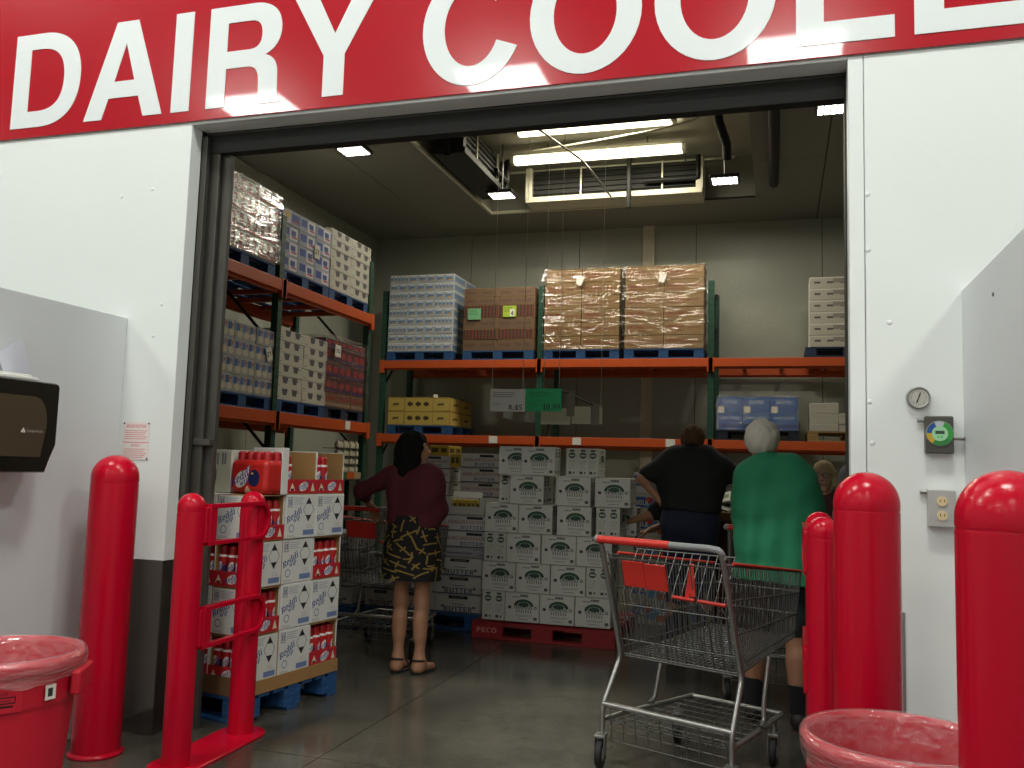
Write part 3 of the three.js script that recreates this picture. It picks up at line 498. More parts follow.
// ---------------------------------------------------------------- loads on the back rack
const plainWhite = std(0xcfccc2, 0.65), plainBlue = std(0x3a5f94, 0.6), brown = std(0x8f734d, 0.75), plainYellow = std(0xb29b50, 0.65);
{ // blue and white cases, nine layers
  const f = art(256, 96, '#a3abb2', (g, w, h) => { for (let k = 0; k < 5; k++) { g.fillStyle = '#6d86a8'; g.fillRect(6 + k * 51, 30, 34, 40); g.fillStyle = '#c3cbd0'; g.fillRect(10 + k * 51, 8, 30, 22); g.fillStyle = '#c9a24a'; g.beginPath(); g.arc(30 + k * 51, 66, 10, 0, 7); g.fill(); } g.fillStyle = '#d4d8d8'; g.fillRect(0, 0, w, 10); lines(g, 8, 76, 60, 2, 8, 3, '#dfe3e4'); });
  const s = art(128, 96, '#98a3ad', (g, w, h) => { g.fillStyle = '#7088a6'; g.fillRect(10, 26, 108, 44); g.fillStyle = '#cdd3d6'; g.fillRect(0, 0, w, 10); });
  pallet(1.1, 1.05, M.bluePaint, 'blue pallet under the tall blue and white load, back rack', [-5.31, 3.02, -12.47]);
  stack({ name: 'drink_case', what: 'blue and white drink case', where: 'back rack\u2019s left end', at: [-5.31, 3.16, -12.47], cols: [0.32, 0.76], rows: Array(9).fill(0.134), depth: 0.52, back: 1, mats: [f, s, plainWhite], group: 'blue and white cases on the back rack', alt: true });
}
{ // brown crates with lattice fronts
  const lat = art(256, 64, '#54402c', (g, w, h) => { for (let k = 0; k < 20; k++) { g.fillStyle = k % 2 ? '#7d2f22' : '#30231a'; g.fillRect(4 + k * 12.6, 4, 9, 26); g.fillRect(4 + k * 12.6, 34, 9, 26); } });
  const bar = art(256, 64, '#6c543f', (g, w, h) => { word(g, 'ORGANIC', 52, 42, 26, '#4a3423', 80); word(g, 'TOMATOES', 180, 42, 26, '#4a3423', 110); g.fillStyle = '#6b4f34'; g.fillRect(0, 0, w, 6); });
  pallet(1.12, 1.05, M.bluePaint, 'blue pallet under the brown lattice crates, back rack', [-4.04, 3.02, -12.47]);
  stack({ name: 'produce_crate', what: 'brown slatted produce crate', where: 'left bay of the back rack', at: [-4.04, 3.16, -12.47], cols: [0.56, 0.56], rows: [0.17, 0.16, 0.17, 0.2, 0.12, 0.14], depth: 0.5, mats: (r) => [r === 1 || r === 3 ? lat : bar, brown, brown], group: 'brown crates on the back rack' });
  const note = (c, label, x, y, txt) => solo('paper_note', rb(-0.105, 0.105, -0.085, 0.085, 0, 0.003, 0.001), std(0xffffff, 0.7, { map: canvasTex(128, 96, (g) => { g.fillStyle = c; g.fillRect(0, 0, 128, 96); lines(g, 10, 14, 90, 4, 12, 3, '#2d4a33'); if (txt) { g.fillStyle = '#e9e6d8'; g.fillRect(66, 30, 44, 60); word(g, txt, 88, 82, 50, '#15150f', 40); } }) }), label, 'paper note', [x, y, -12.452]);
  note('#6fae7c', 'pale green paper note stuck on the brown crates', -4.42, 3.72); note('#a8c43a', 'yellow-green paper note with a large 4 on the brown crates', -3.86, 3.75, '4');
}
{ // two brown carton loads under film
  const f = art(256, 128, '#967a52', (g, w, h) => { g.globalAlpha = 0.9; word(g, 'ORGANIC', 74, 70, 46, '#7e2a22', 126, 'sans-serif'); word(g, 'WHOLE MILK', 74, 98, 24, '#7e2a22', 120); g.globalAlpha = 0.6; word(g, 'ORGANIC', 196, 76, 34, '#853528', 100); g.globalAlpha = 1; g.fillStyle = '#7a592f'; g.fillRect(0, 0, w, 3); });
  [['left', -2.765, 0.0], ['right', -1.565, 0.0]].forEach(([side, x]) => {
    pallet(1.13, 1.05, M.bluePaint, `blue pallet under the ${side} brown film-wrapped load, back rack`, [x, 3.02, -12.47]);
    stack({ name: 'brown_carton', what: 'brown carton with red print', where: `${side} filmed load`, at: [x, 3.16, -12.47], cols: [0.56, 0.56], rows: Array(6).fill(0.2), depth: 0.5, mats: [f, brown, brown], group: `${side} brown load on the back rack` });
    wrap(`creased clear film around the ${side} brown carton load`, 1.15, 1.2, 1.04, [x, 3.165, -12.455], 0, 0.022);
    solo('delivery_note', rb(-0.045, 0.045, -0.07, 0.07, 0, 0.004, 0.001).rotateZ(-0.35), M.paper, `small white slip under the film of the ${side} brown load`, 'paper note', [x - 0.02, 4.18, -12.425]);
  });
}
{ // pale tray load at the right edge
  const f = art(256, 80, '#b9b5a6', (g) => { g.fillStyle = '#55534e'; for (let k = 0; k < 3; k++) g.fillRect(30 + k * 82, 30, 40, 14); g.fillStyle = '#8d8a80'; g.fillRect(150, 10, 90, 30); g.fillStyle = '#d7d4c6'; g.fillRect(0, 0, 256, 8); });
  const dark = std(0x23304a, 0.7);
  pallet(1.1, 1.05, dark, 'dark pallet under the pale trays at the back rack\u2019s right', [0.9, 3.02, -12.47]);
  stack({ name: 'tray_carton', what: 'pale printed tray carton', where: 'back rack\u2019s right end', at: [0.92, 3.16, -12.47], cols: [0.52, 0.52], rows: Array(6).fill(0.16), depth: 0.5, mats: [f, plainWhite, plainWhite], group: 'pale trays on the back rack' });
}
{ // yellow cartons
  const f = art(256, 160, '#bfa553', (g) => { g.fillStyle = '#8c5a22'; g.fillRect(0, 0, 256, 8); g.strokeStyle = '#7a5a1e'; g.lineWidth = 4; g.strokeRect(3, 3, 250, 154); g.fillStyle = '#5c4a25'; g.fillRect(84, 66, 84, 26); g.fillRect(70, 80, 20, 20); });
  const m = art(256, 160, '#bfa553', (g) => { g.fillStyle = '#8c5a22'; g.fillRect(0, 0, 256, 8); for (let k = 0; k < 3; k++) { g.fillStyle = '#403418'; g.fillRect(24 + k * 76, 60, 50, 34); g.fillRect(36 + k * 76, 50, 22, 54); } });
  pallet(1.05, 1.05, M.bluePaint, 'blue pallet under the yellow cartons, back rack', [-5.28, 1.88, -12.47]);
  stack({ name: 'yellow_carton', what: 'yellow carton', where: 'lower shelf, back rack\u2019s left end', at: [-5.28, 2.02, -12.47], cols: [0.28, 0.46, 0.29], rows: [0.215, 0.215], depth: 0.5, back: 1, mats: (r, c) => [c === 1 ? m : f, f, plainYellow], group: 'yellow cartons on the back rack' });
  solo('paper_scrap', rb(-0.03, 0.03, 0, 0.05, -0.02, 0.02, 0.006), M.paper, 'small white scrap standing on the yellow cartons', 'paper note', [-5.06, 2.452, -12.6]);
}
{ // blue cartons under film, pale cartons on a wood pallet
  const f = art(256, 160, '#2355a0', (g) => { word(g, 'BUTTER', 128, 64, 40, '#b9c8dc', 190); g.fillStyle = '#d5d5c8'; g.fillRect(6, 92, 62, 64); g.fillStyle = '#1b4485'; g.fillRect(0, 0, 256, 6); });
  const f2 = art(256, 160, '#2a5ea8', (g) => { word(g, 'SWEET CREAM', 128, 50, 30, '#a6b9d2', 200); g.fillStyle = '#1b4485'; g.fillRect(0, 100, 256, 40); });
  const dark = std(0x1b2333, 0.7);
  pallet(1.08, 1.05, dark, 'dark pallet under the blue cartons, back rack', [-0.27, 1.88, -12.47]);
  stack({ name: 'blue_carton', what: 'blue carton', where: 'back rack\u2019s lower shelf', at: [-0.28, 2.02, -12.47], cols: [0.34, 0.36, 0.36], rows: [0.23, 0.23], depth: 0.5, back: 1, mats: (r) => [r ? f : f2, f2, plainBlue], group: 'blue cartons on the back rack' });
  wrap('creased clear film around the blue cartons', 1.08, 0.47, 1.04, [-0.28, 2.022, -12.455], 0, 0.012);
  pallet(1.1, 1.05, M.woodPale, 'bare wood pallet under the pale cartons, back rack', [0.92, 1.88, -12.47]);
  const p = art(256, 128, '#b5b2a4', (g) => { lines(g, 16, 20, 140, 4, 14, 3, '#a4a195'); g.fillStyle = '#c7c4b6'; g.fillRect(0, 60, 256, 3); });
  stack({ name: 'pale_carton', what: 'plain off-white carton', where: 'wood pallet on back rack', at: [0.92, 2.02, -12.47], cols: [0.37, 0.37, 0.3], rows: [0.1, 0.14, 0.14], depth: 0.5, mats: [p, p, plainWhite], group: 'pale cartons on the back rack', skip: (r, c) => r === 2 && c > 0 });
}
// ---------------------------------------------------------------- loads on the left rack (faces turned to +x)
const LT = Math.PI / 2, LX = -5.02;
function leftLoad(z, y, w, color, what) { pallet(w, 1.05, color, `blue pallet under the ${what}, left rack`, [LX, y, z], LT); return [LX, y + 0.14, z]; }
{
  const soda = art(256, 160, '#8a8078', (g, w, h) => { for (let k = 0; k < 6; k++) { g.fillStyle = k % 2 ? '#8e1a1e' : '#c9c6c0'; g.fillRect(4 + k * 42, 10, 36, 90); g.fillStyle = '#3b3735'; g.fillRect(12 + k * 42, 104, 22, 44); } word(g, 'Reddi wip', 128, 74, 50, '#e9e2dc', 230); g.fillStyle = '#a8262b'; g.fillRect(0, 118, w, 22); }, 0.35);
  const at = leftLoad(-7.36, 3.3, 1.1, M.bluePaint, 'red film-wrapped load');
  stack({ name: 'red_case', what: 'red and silver case', where: 'upper shelf of the left rack', at, turn: LT, cols: [0.36, 0.37, 0.36], rows: [0.19, 0.19, 0.19, 0.15], mats: [soda, soda, plainWhite], group: 'red cases on the left rack' });
  wrap('shiny clear film around the red cases, left rack', 1.12, 0.73, 1.03, [LX + 0.02, at[1] + 0.003, at[2]], LT, 0.009);
}
{
  const y1 = art(256, 160, '#8c94ad', (g) => { g.fillStyle = '#c9c4d2'; g.fillRect(10, 10, 110, 140); g.fillStyle = '#d0b63a'; g.beginPath(); g.arc(64, 60, 36, 0, 7); g.fill(); g.fillStyle = '#2f4c9c'; g.fillRect(132, 30, 116, 90); g.fillStyle = '#a03a52'; g.fillRect(150, 96, 80, 26); });
  const y2 = art(256, 160, '#9aa0b4', (g) => { g.fillStyle = '#2f4c9c'; g.fillRect(18, 24, 92, 84); g.fillStyle = '#d9d7dc'; g.fillRect(122, 12, 116, 136); g.fillStyle = '#2f4c9c'; g.fillRect(140, 40, 70, 60); g.fillStyle = '#b04860'; g.fillRect(150, 104, 80, 22); });
  const at = leftLoad(-8.52, 3.3, 1.06, M.bluePaint, 'blue and white yogurt cartons');
  stack({ name: 'yogurt_carton', what: 'blue and white yogurt carton', where: 'left rack\u2019s upper shelf', at, turn: LT, cols: [0.35, 0.36, 0.35], rows: [0.165, 0.165, 0.165, 0.165], mats: (r, c) => [r === 3 && c === 0 ? y1 : y2, y1, plainWhite], group: 'yogurt cartons on the left rack' });
  solo('paper_note', rb(-0.002, 0.002, -0.08, 0.08, -0.06, 0.06, 0.001), std(0xffffff, 0.7, { map: canvasTex(64, 96, (g) => { g.fillStyle = '#dedbd2'; g.fillRect(0, 0, 64, 96); word(g, '21', 32, 64, 46, '#151515', 50); }) }), 'white slip with large black numerals on the yogurt cartons', 'paper note', [LX + 0.012, 3.78, -8.72]);
}
const trayArt = art(256, 96, '#c4c1b4', (g, w, h) => { for (let k = 0; k < 2; k++) { g.fillStyle = '#55535a'; g.beginPath(); g.moveTo(60 + k * 96, 0); g.lineTo(120 + k * 96, 0); g.lineTo(108 + k * 96, 56); g.lineTo(72 + k * 96, 56); g.fill(); } g.fillStyle = '#8c897e'; g.fillRect(6, 70, 34, 8); g.fillRect(212, 16, 30, 8); });
{
  const at = leftLoad(-9.58, 3.3, 1.04, M.bluePaint, 'white stacked trays on the upper shelf');
  stack({ name: 'white_tray', what: 'white tray with dark labels', where: 'upper shelf of the left rack', at, turn: LT, cols: [0.52, 0.52], rows: Array(6).fill(0.12), mats: [trayArt, plainWhite, plainWhite], group: 'white trays, upper left rack' });
}
{
  const d = art(256, 160, '#9fa0a2', (g) => { for (let k = 0; k < 3; k++) { g.fillStyle = ['#3c62a0', '#5673a8', '#3a5c94'][k]; g.fillRect(8 + k * 84, 14, 44, 66); g.fillStyle = '#cbc3ac'; g.beginPath(); g.arc(56 + k * 84, 110, 34, 0, 7); g.fill(); g.fillStyle = '#a8574e'; g.fillRect(58 + k * 84, 24, 20, 26); } });
  const at = leftLoad(-7.45, 1.915, 1.06, M.bluePaint, 'patterned blue and cream cartons');
  stack({ name: 'patterned_carton', what: 'blue and cream patterned carton', where: 'left rack\u2019s lower shelf', at, turn: LT, cols: [0.35, 0.36, 0.35], rows: Array(4).fill(0.172), mats: [d, d, plainWhite], group: 'patterned cartons on the left rack' });
  solo('paper_note', rb(-0.002, 0.002, -0.07, 0.07, -0.05, 0.05, 0.001).rotateX(0.4), std(0xffffff, 0.7, { map: canvasTex(64, 96, (g) => { g.fillStyle = '#dedbd2'; g.fillRect(0, 0, 64, 96); word(g, '21', 32, 64, 46, '#151515', 50); }) }), 'tilted white slip with black numerals on the patterned cartons', 'paper note', [LX + 0.012, 2.5, -7.86]);
}
{
  const at = leftLoad(-8.56, 1.915, 1.06, M.bluePaint, 'white stacked trays on the lower shelf');
  stack({ name: 'white_tray', what: 'white tray with dark labels', where: 'lower shelf of the left rack', at, turn: LT, cols: [0.53, 0.53], rows: Array(6).fill(0.125), mats: [trayArt, plainWhite, plainWhite], group: 'white trays, lower left rack' });
}
{
  const f = art(256, 160, '#4a2336', (g) => { for (let k = 0; k < 2; k++) { g.fillStyle = '#a8242c'; g.beginPath(); g.arc(70 + k * 120, 76, 44, 0, 7); g.fill(); g.fillStyle = '#33285c'; g.fillRect(24 + k * 120, 112, 92, 34); } });
  const f0 = art(256, 160, '#7a5a44', (g) => { g.fillStyle = '#8f2f2c'; g.fillRect(20, 30, 210, 50); g.fillStyle = '#9c8468'; g.fillRect(0, 110, 256, 30); });
  const at = leftLoad(-9.56, 1.915, 1.04, std(0x23304a, 0.7), 'film-wrapped red and purple cartons');
  stack({ name: 'purple_carton', what: 'red and purple carton', where: 'filmed load, left rack\u2019s far end', at, turn: LT, cols: [0.33, 0.34, 0.33], rows: [0.17, 0.18, 0.18, 0.18, 0.1], mats: (r) => [r ? f : f0, f, r === 4 ? plainWhite : brown], group: 'red and purple cartons on the left rack' });
  wrap('loose clear film around the red and purple cartons', 1.03, 0.84, 1.03, [LX + 0.02, at[1] + 0.003, at[2]], LT, 0.018);
  solo('paper_note', rb(-0.002, 0.002, -0.07, 0.07, -0.07, 0.07, 0.001), std(0xffffff, 0.7, { map: canvasTex(96, 96, (g) => { g.fillStyle = '#dedbd2'; g.fillRect(0, 0, 96, 96); word(g, '182', 48, 64, 46, '#151515', 84); }) }), 'white slip with black numerals on the red and purple load', 'paper note', [LX + 0.05, 2.72, -9.25]);
}
// bottles and trays standing under the left rack
{
  const bottle = lathe([[0.001, 0], [0.032, 0], [0.034, 0.01], [0.034, 0.055], [0.022, 0.075], [0.015, 0.08], [0.015, 0.092], [0.001, 0.094]], 12);
  const creamB = std(0xd9d4bd, 0.5), dk = std(0x33332f, 0.6), or = std(0xc2581f, 0.6), tan = std(0xa9926c, 0.7), gr = std(0x2e6b3c, 0.6);
  const base = thing('display_crate', 'green, orange and tan crate of small bottles at the left rack\u2019s end', 'crate', [-5.12, 1.2, -9.72], LT);
  part('tray', rb(-0.28, 0.28, 0, 0.02, -0.16, 0.16, 0.004), dk, base);
  part('front_panel', rb(-0.27, -0.1, 0.02, 0.1, 0.13, 0.15, 0.003), gr, base); part('front_panel', rb(-0.1, 0.09, 0.02, 0.1, 0.13, 0.152, 0.003), or, base); part('front_panel', rb(0.09, 0.27, 0.02, 0.1, 0.13, 0.151, 0.003), tan, base);
  for (let r = 0; r < 4; r++) for (let c = 0; c < 7; c++) part('bottle', bottle, creamB, base).position.set(-0.24 + c * 0.08, 0.1 + r * 0.096, 0.08 - (c % 2) * 0.01);
  for (let r = 0; r < 4; r++) part('layer_sheet', rb(-0.28, 0.28, 0.094 + r * 0.096, 0.099 + r * 0.096, -0.1, 0.125, 0.001), dk, base);
  part('leg', merge([rb(-0.27, -0.23, -1.2, 0, -0.05, 0, 0.004), rb(0.23, 0.27, -1.2, 0, -0.05, 0, 0.004)]), M.rackDark, base);
}

// ---------------------------------------------------------------- whipped cream pallet by the left guard rail
{
  const P0 = [-2.72, -4.2], d = [0.161, -0.987], l = [-0.987, -0.161], S = 0.267, HH = 0.253, front = Math.atan2(-d[0], -d[1]), right = Math.atan2(-l[0], -l[1]);
  const at = (a, b) => [P0[0] + d[0] * a + l[0] * b, P0[1] + d[1] * a + l[1] * b];
  const script = (g, x, y, s, c) => { g.save(); g.translate(x, y); g.rotate(-0.45); g.fillStyle = c; g.font = `italic bold ${s * 1.15}px serif`; g.textAlign = 'center'; g.fillText('Reddi', 0, 0); g.font = `italic bold ${s * 0.8}px serif`; g.fillText('wip', s * 0.3, s * 0.55); g.restore(); };
  const panelW = art(256, 240, '#d2d0cb', (g) => { g.strokeStyle = '#6a7180'; g.lineWidth = 4; g.strokeRect(10, 12, 36, 52); g.fillStyle = '#56607a'; g.fillRect(18, 20, 8, 36); g.fillRect(31, 20, 8, 36); lines(g, 58, 14, 90, 4, 11, 4, '#9aa0aa'); script(g, 70, 128, 42, '#263c7e'); g.strokeStyle = '#3c4f86'; g.lineWidth = 4; g.beginPath(); g.arc(48, 186, 20, 0, 7); g.stroke();
    g.strokeStyle = '#3a3a3a'; g.lineWidth = 3; g.beginPath(); g.moveTo(192, 14); g.lineTo(238, 82); g.lineTo(192, 150); g.lineTo(146, 82); g.closePath(); g.stroke(); g.fillStyle = '#161616'; g.beginPath(); g.moveTo(192, 12); g.lineTo(218, 50); g.lineTo(166, 50); g.fill(); g.beginPath(); g.moveTo(192, 152); g.lineTo(218, 114); g.lineTo(166, 114); g.fill(); lines(g, 176, 166, 60, 3, 10, 3, '#b5a8a8'); g.fillStyle = '#6b7ba6'; g.fillRect(150, 198, 96, 30); lines(g, 12, 222, 70, 2, 8, 3, '#a7a39b'); });
  const lip = art(256, 96, '#b8202a', (g) => { g.fillStyle = '#e2d8d4'; g.beginPath(); g.ellipse(140, 46, 44, 30, -0.5, 0, 7); g.fill(); script(g, 138, 54, 34, '#263c7e'); g.fillStyle = '#d9cbb2'; g.beginPath(); g.moveTo(40, 20); g.lineTo(66, 76); g.lineTo(16, 76); g.fill(); g.beginPath(); g.moveTo(222, 16); g.lineTo(242, 80); g.lineTo(204, 80); g.fill(); g.fillStyle = '#6b2a20'; g.fillRect(26, 60, 30, 16); }, 0.5);
  const canSkin = std(0xffffff, 0.35, { map: canvasTex(256, 256, (g, w, h) => { g.fillStyle = '#b51f22'; g.fillRect(0, 0, w, h); for (const x of [30, 158]) { g.fillStyle = '#1c2450'; g.beginPath(); g.arc(x + 50, 150, 26, 0, 7); g.fill(); g.fillStyle = '#ded8d6'; g.beginPath(); g.ellipse(x, 134, 22, 34, 0.5, 0, 7); g.fill(); script(g, x, 146, 26, '#263c7e'); g.fillStyle = '#d9c8b0'; g.fillRect(x - 12, 212, 40, 22); } g.fillStyle = '#e2dcd8'; g.fillRect(0, 60, w, 14); g.fillStyle = '#a3161c'; g.fillRect(0, 0, w, 60); }) });
  const canProf = [[0.001, 0], [0.03, 0], [0.031, 0.004], [0.031, 0.158], [0.027, 0.168], [0.024, 0.17], [0.024, 0.205], [0.018, 0.214], [0.001, 0.216]];
  const canGeo = lathe(canProf, 20); { const p = canGeo.attributes.position, u = canGeo.attributes.uv; for (let i = 0; i < p.count; i++) u.setY(i, p.getY(i) / 0.216); }
  const whiteBoard = std(0xd2d0cb, 0.65), redBoard = std(0xb0202a, 0.55);
  pallet(1.1, 0.82, M.bluePaint, 'scuffed blue pallet under the red and white cream cases', [...at(0, 0.55).slice(0, 1), 0, at(0, 0.55)[1]], front);
  { const c = at(0.41, 0.55), t = thing('cardboard_tray', 'brown cardboard tray under the cream cases', 'cardboard tray', [c[0], 0.141, c[1]], front);
    part('sheet', rb(-0.55, 0.55, 0, 0.06, -0.408, 0.408, 0.004), M.kraft, t);
    part('flap', rb(0.551, 0.556, 0, 0.075, -0.4, 0.41, 0.002), M.kraft, t); part('flap', rb(-0.55, 0.55, 0, 0.1, 0.409, 0.414, 0.002), M.kraftDark, t); }
  const label = (what, row, where) => `${what}, ${where}, ${['top', 'second', 'third', 'fourth', 'bottom'][row]} layer from top`.replace('top layer from top', 'top layer').replace('bottom layer from top', 'bottom layer');
  const yOf = (row) => 0.205 + (4 - row) * HH;
  const closed = (row, k, j, where) => { const c = at(S * (k + 0.5), S * (j + 0.5)); carton('cream_case', S - 0.004, HH - 0.003, S - 0.004, [panelW, panelW, whiteBoard], label('white cream case', row, where), [c[0] + rr(-1, 1) * 0.006, yOf(row), c[1]], (j ? front : front) + rr(-1, 1) * 0.02, 'cases on the cream pallet'); };
  const open = (row, k, j, face, where, fill = 8, brownBack = true) => {   // open-fronted red case with cans
    const c = at(S * (k + 0.5), S * (j + 0.5)), t = thing('cream_case', label('open red cream case with cans', row, where), 'carton', [c[0] + rr(-1, 1) * 0.004, yOf(row), c[1]], face + rr(-1, 1) * 0.015, 'cases on the cream pallet'), a = S / 2 - 0.003, h = HH - 0.004;
    part('back_panel', rb(-a, a, 0, h, -a, -a + 0.005, 0.002), M.kraft, t);
    for (const s of [-1, 1]) part('side_panel', cartonGeo(0.006, h, 2 * a - 0.012).clone().translate(s * (a - 0.003), 0, 0), [whiteBoard, panelW, whiteBoard], t);
    for (const s of [-1, 1]) part('inner_lining', rb(s * (a - 0.0075) - 0.001, s * (a - 0.0075) + 0.001, 0.004, h - 0.004, -a + 0.005, a - 0.01, 0.0005, 1), M.kraft, t);
    part('floor_panel', rb(-a, a, 0, 0.005, -a, a, 0.002), M.kraft, t);
    if (row > 0) part('top_panel', rb(-a, a, h - 0.004, h, -a, a, 0.001), M.kraft, t);
    part('front_lip', cartonGeo(2 * a, 0.085, 0.006).clone().translate(0, 0, a - 0.003), [lip, redBoard, redBoard], t);
    let n = 0; for (let q = 0; q < 2; q++) for (let i = 0; i < 4; i++) if (n++ < fill) { const m = part('aerosol_can', canGeo, canSkin, t); m.position.set(-0.093 + i * 0.062, 0.006, a - 0.045 - q * 0.064); m.rotation.y = 2.2 + (i % 2) * 0.6; }
  };
  // right face, near to far: rows from the top; front face beyond the corner goes left
  const spots = ['nearest corner', 'aisle side middle', 'aisle side far end'];
  open(0, 1, 0, right, spots[1], 1); open(0, 2, 0, right, spots[2], 2);
  open(1, 0, 0, right, spots[0]); closed(1, 1, 0, spots[1]); closed(1, 2, 0, spots[2]);
  closed(2, 1, 0, spots[1]); open(2, 2, 0, right, spots[2]); open(2, 0, 0, front, spots[0]);
  open(3, 0, 0, right, spots[0]); closed(3, 1, 0, spots[1]); closed(3, 2, 0, spots[2]);
  open(4, 0, 0, front, spots[0]); closed(4, 1, 0, spots[1]); open(4, 2, 0, right, spots[2]);
  for (let j = 1; j < 4; j++) for (let r = 1; r < 5; r++) { const w = ['', 'front side second from corner', 'front side third from corner', 'front side leftmost'][j]; (r % 2 ? closed(r, 0, j, w) : open(r, 0, j, front, w)); }
  { // shrink pack at the top corner
    const c = at(0.212, 0.142), t = thing('can_pack', 'red multipack of cream cans on the pallet\u2019s top near corner', 'can pack', [c[0], yOf(0), c[1]], front - 0.05);
    for (let q = 0; q < 2; q++) for (let i = 0; i < 4; i++) { const m = part('aerosol_can', canGeo, canSkin, t); m.position.set(-0.096 + i * 0.064, 0.002, 0.06 - q * 0.07); m.scale.setScalar(1.1); }
    const sg = flat(new RoundedBoxGeometry(0.276, 0.19, 0.155, 5, 0.034).translate(0, 0.096, 0.03)), sp = sg.attributes.position, su = sg.attributes.uv; for (let i = 0; i < sp.count; i++) { su.setXY(i, (sp.getX(i) + 0.138) / 0.276, sp.getY(i) / 0.19); if (sp.getZ(i) > 0.08) sp.setZ(i, sp.getZ(i) + 0.006 * Math.abs(Math.cos(sp.getX(i) / 0.064 * Math.PI))); } sg.computeVertexNormals();
    part('sleeve', sg, std(0xffffff, 0.4, { side: T.DoubleSide, map: canvasTex(256, 160, (g) => { g.fillStyle = '#b9231f'; g.fillRect(0, 0, 256, 160); g.fillStyle = '#dcd6d4'; g.beginPath(); g.ellipse(84, 92, 50, 36, -0.6, 0, 7); g.fill(); g.beginPath(); g.moveTo(96, 60); g.lineTo(140, 24); g.lineTo(126, 90); g.fill(); script(g, 84, 98, 44, '#23387a'); g.fillStyle = '#1a2550'; g.beginPath(); g.arc(172, 86, 40, 0, 7); g.fill(); g.fillStyle = '#d8b23a'; g.fillRect(150, 60, 16, 8); g.fillStyle = '#d8c4ac'; g.beginPath(); g.moveTo(128, 120); g.lineTo(160, 158); g.lineTo(96, 158); g.fill(); }) }), t);
    part('backing_board', rb(-0.13, 0.145, 0, HH + 0.01, -0.058, -0.052, 0.002), whiteBoard, t); part('backing_board', rb(0.14, 0.145, 0, HH + 0.01, -0.055, -0.005, 0.002), whiteBoard, t);
    const c2 = at(0.22, 0.4); carton('pale_box', 0.2, HH - 0.01, 0.2, [art(128, 160, '#b9b6a2', (g) => { g.fillStyle = '#6c7078'; for (const x of [44, 60, 84, 96]) g.fillRect(x, 10, 8, 44); g.fillStyle = '#33352f'; g.beginPath(); g.ellipse(50, 112, 10, 44, 0.1, 0, 7); g.fill(); }), plainWhite, plainWhite], 'pale box with a dark bottle picture beside the red multipack', [c2[0], yOf(0), c2[1]], front + 0.05);
  }
  // loose bottles behind the top layer
  const bot = lathe([[0.001, 0], [0.03, 0], [0.032, 0.01], [0.032, 0.1], [0.014, 0.13], [0.014, 0.15], [0.018, 0.152], [0.018, 0.172], [0.001, 0.174]], 14);
}

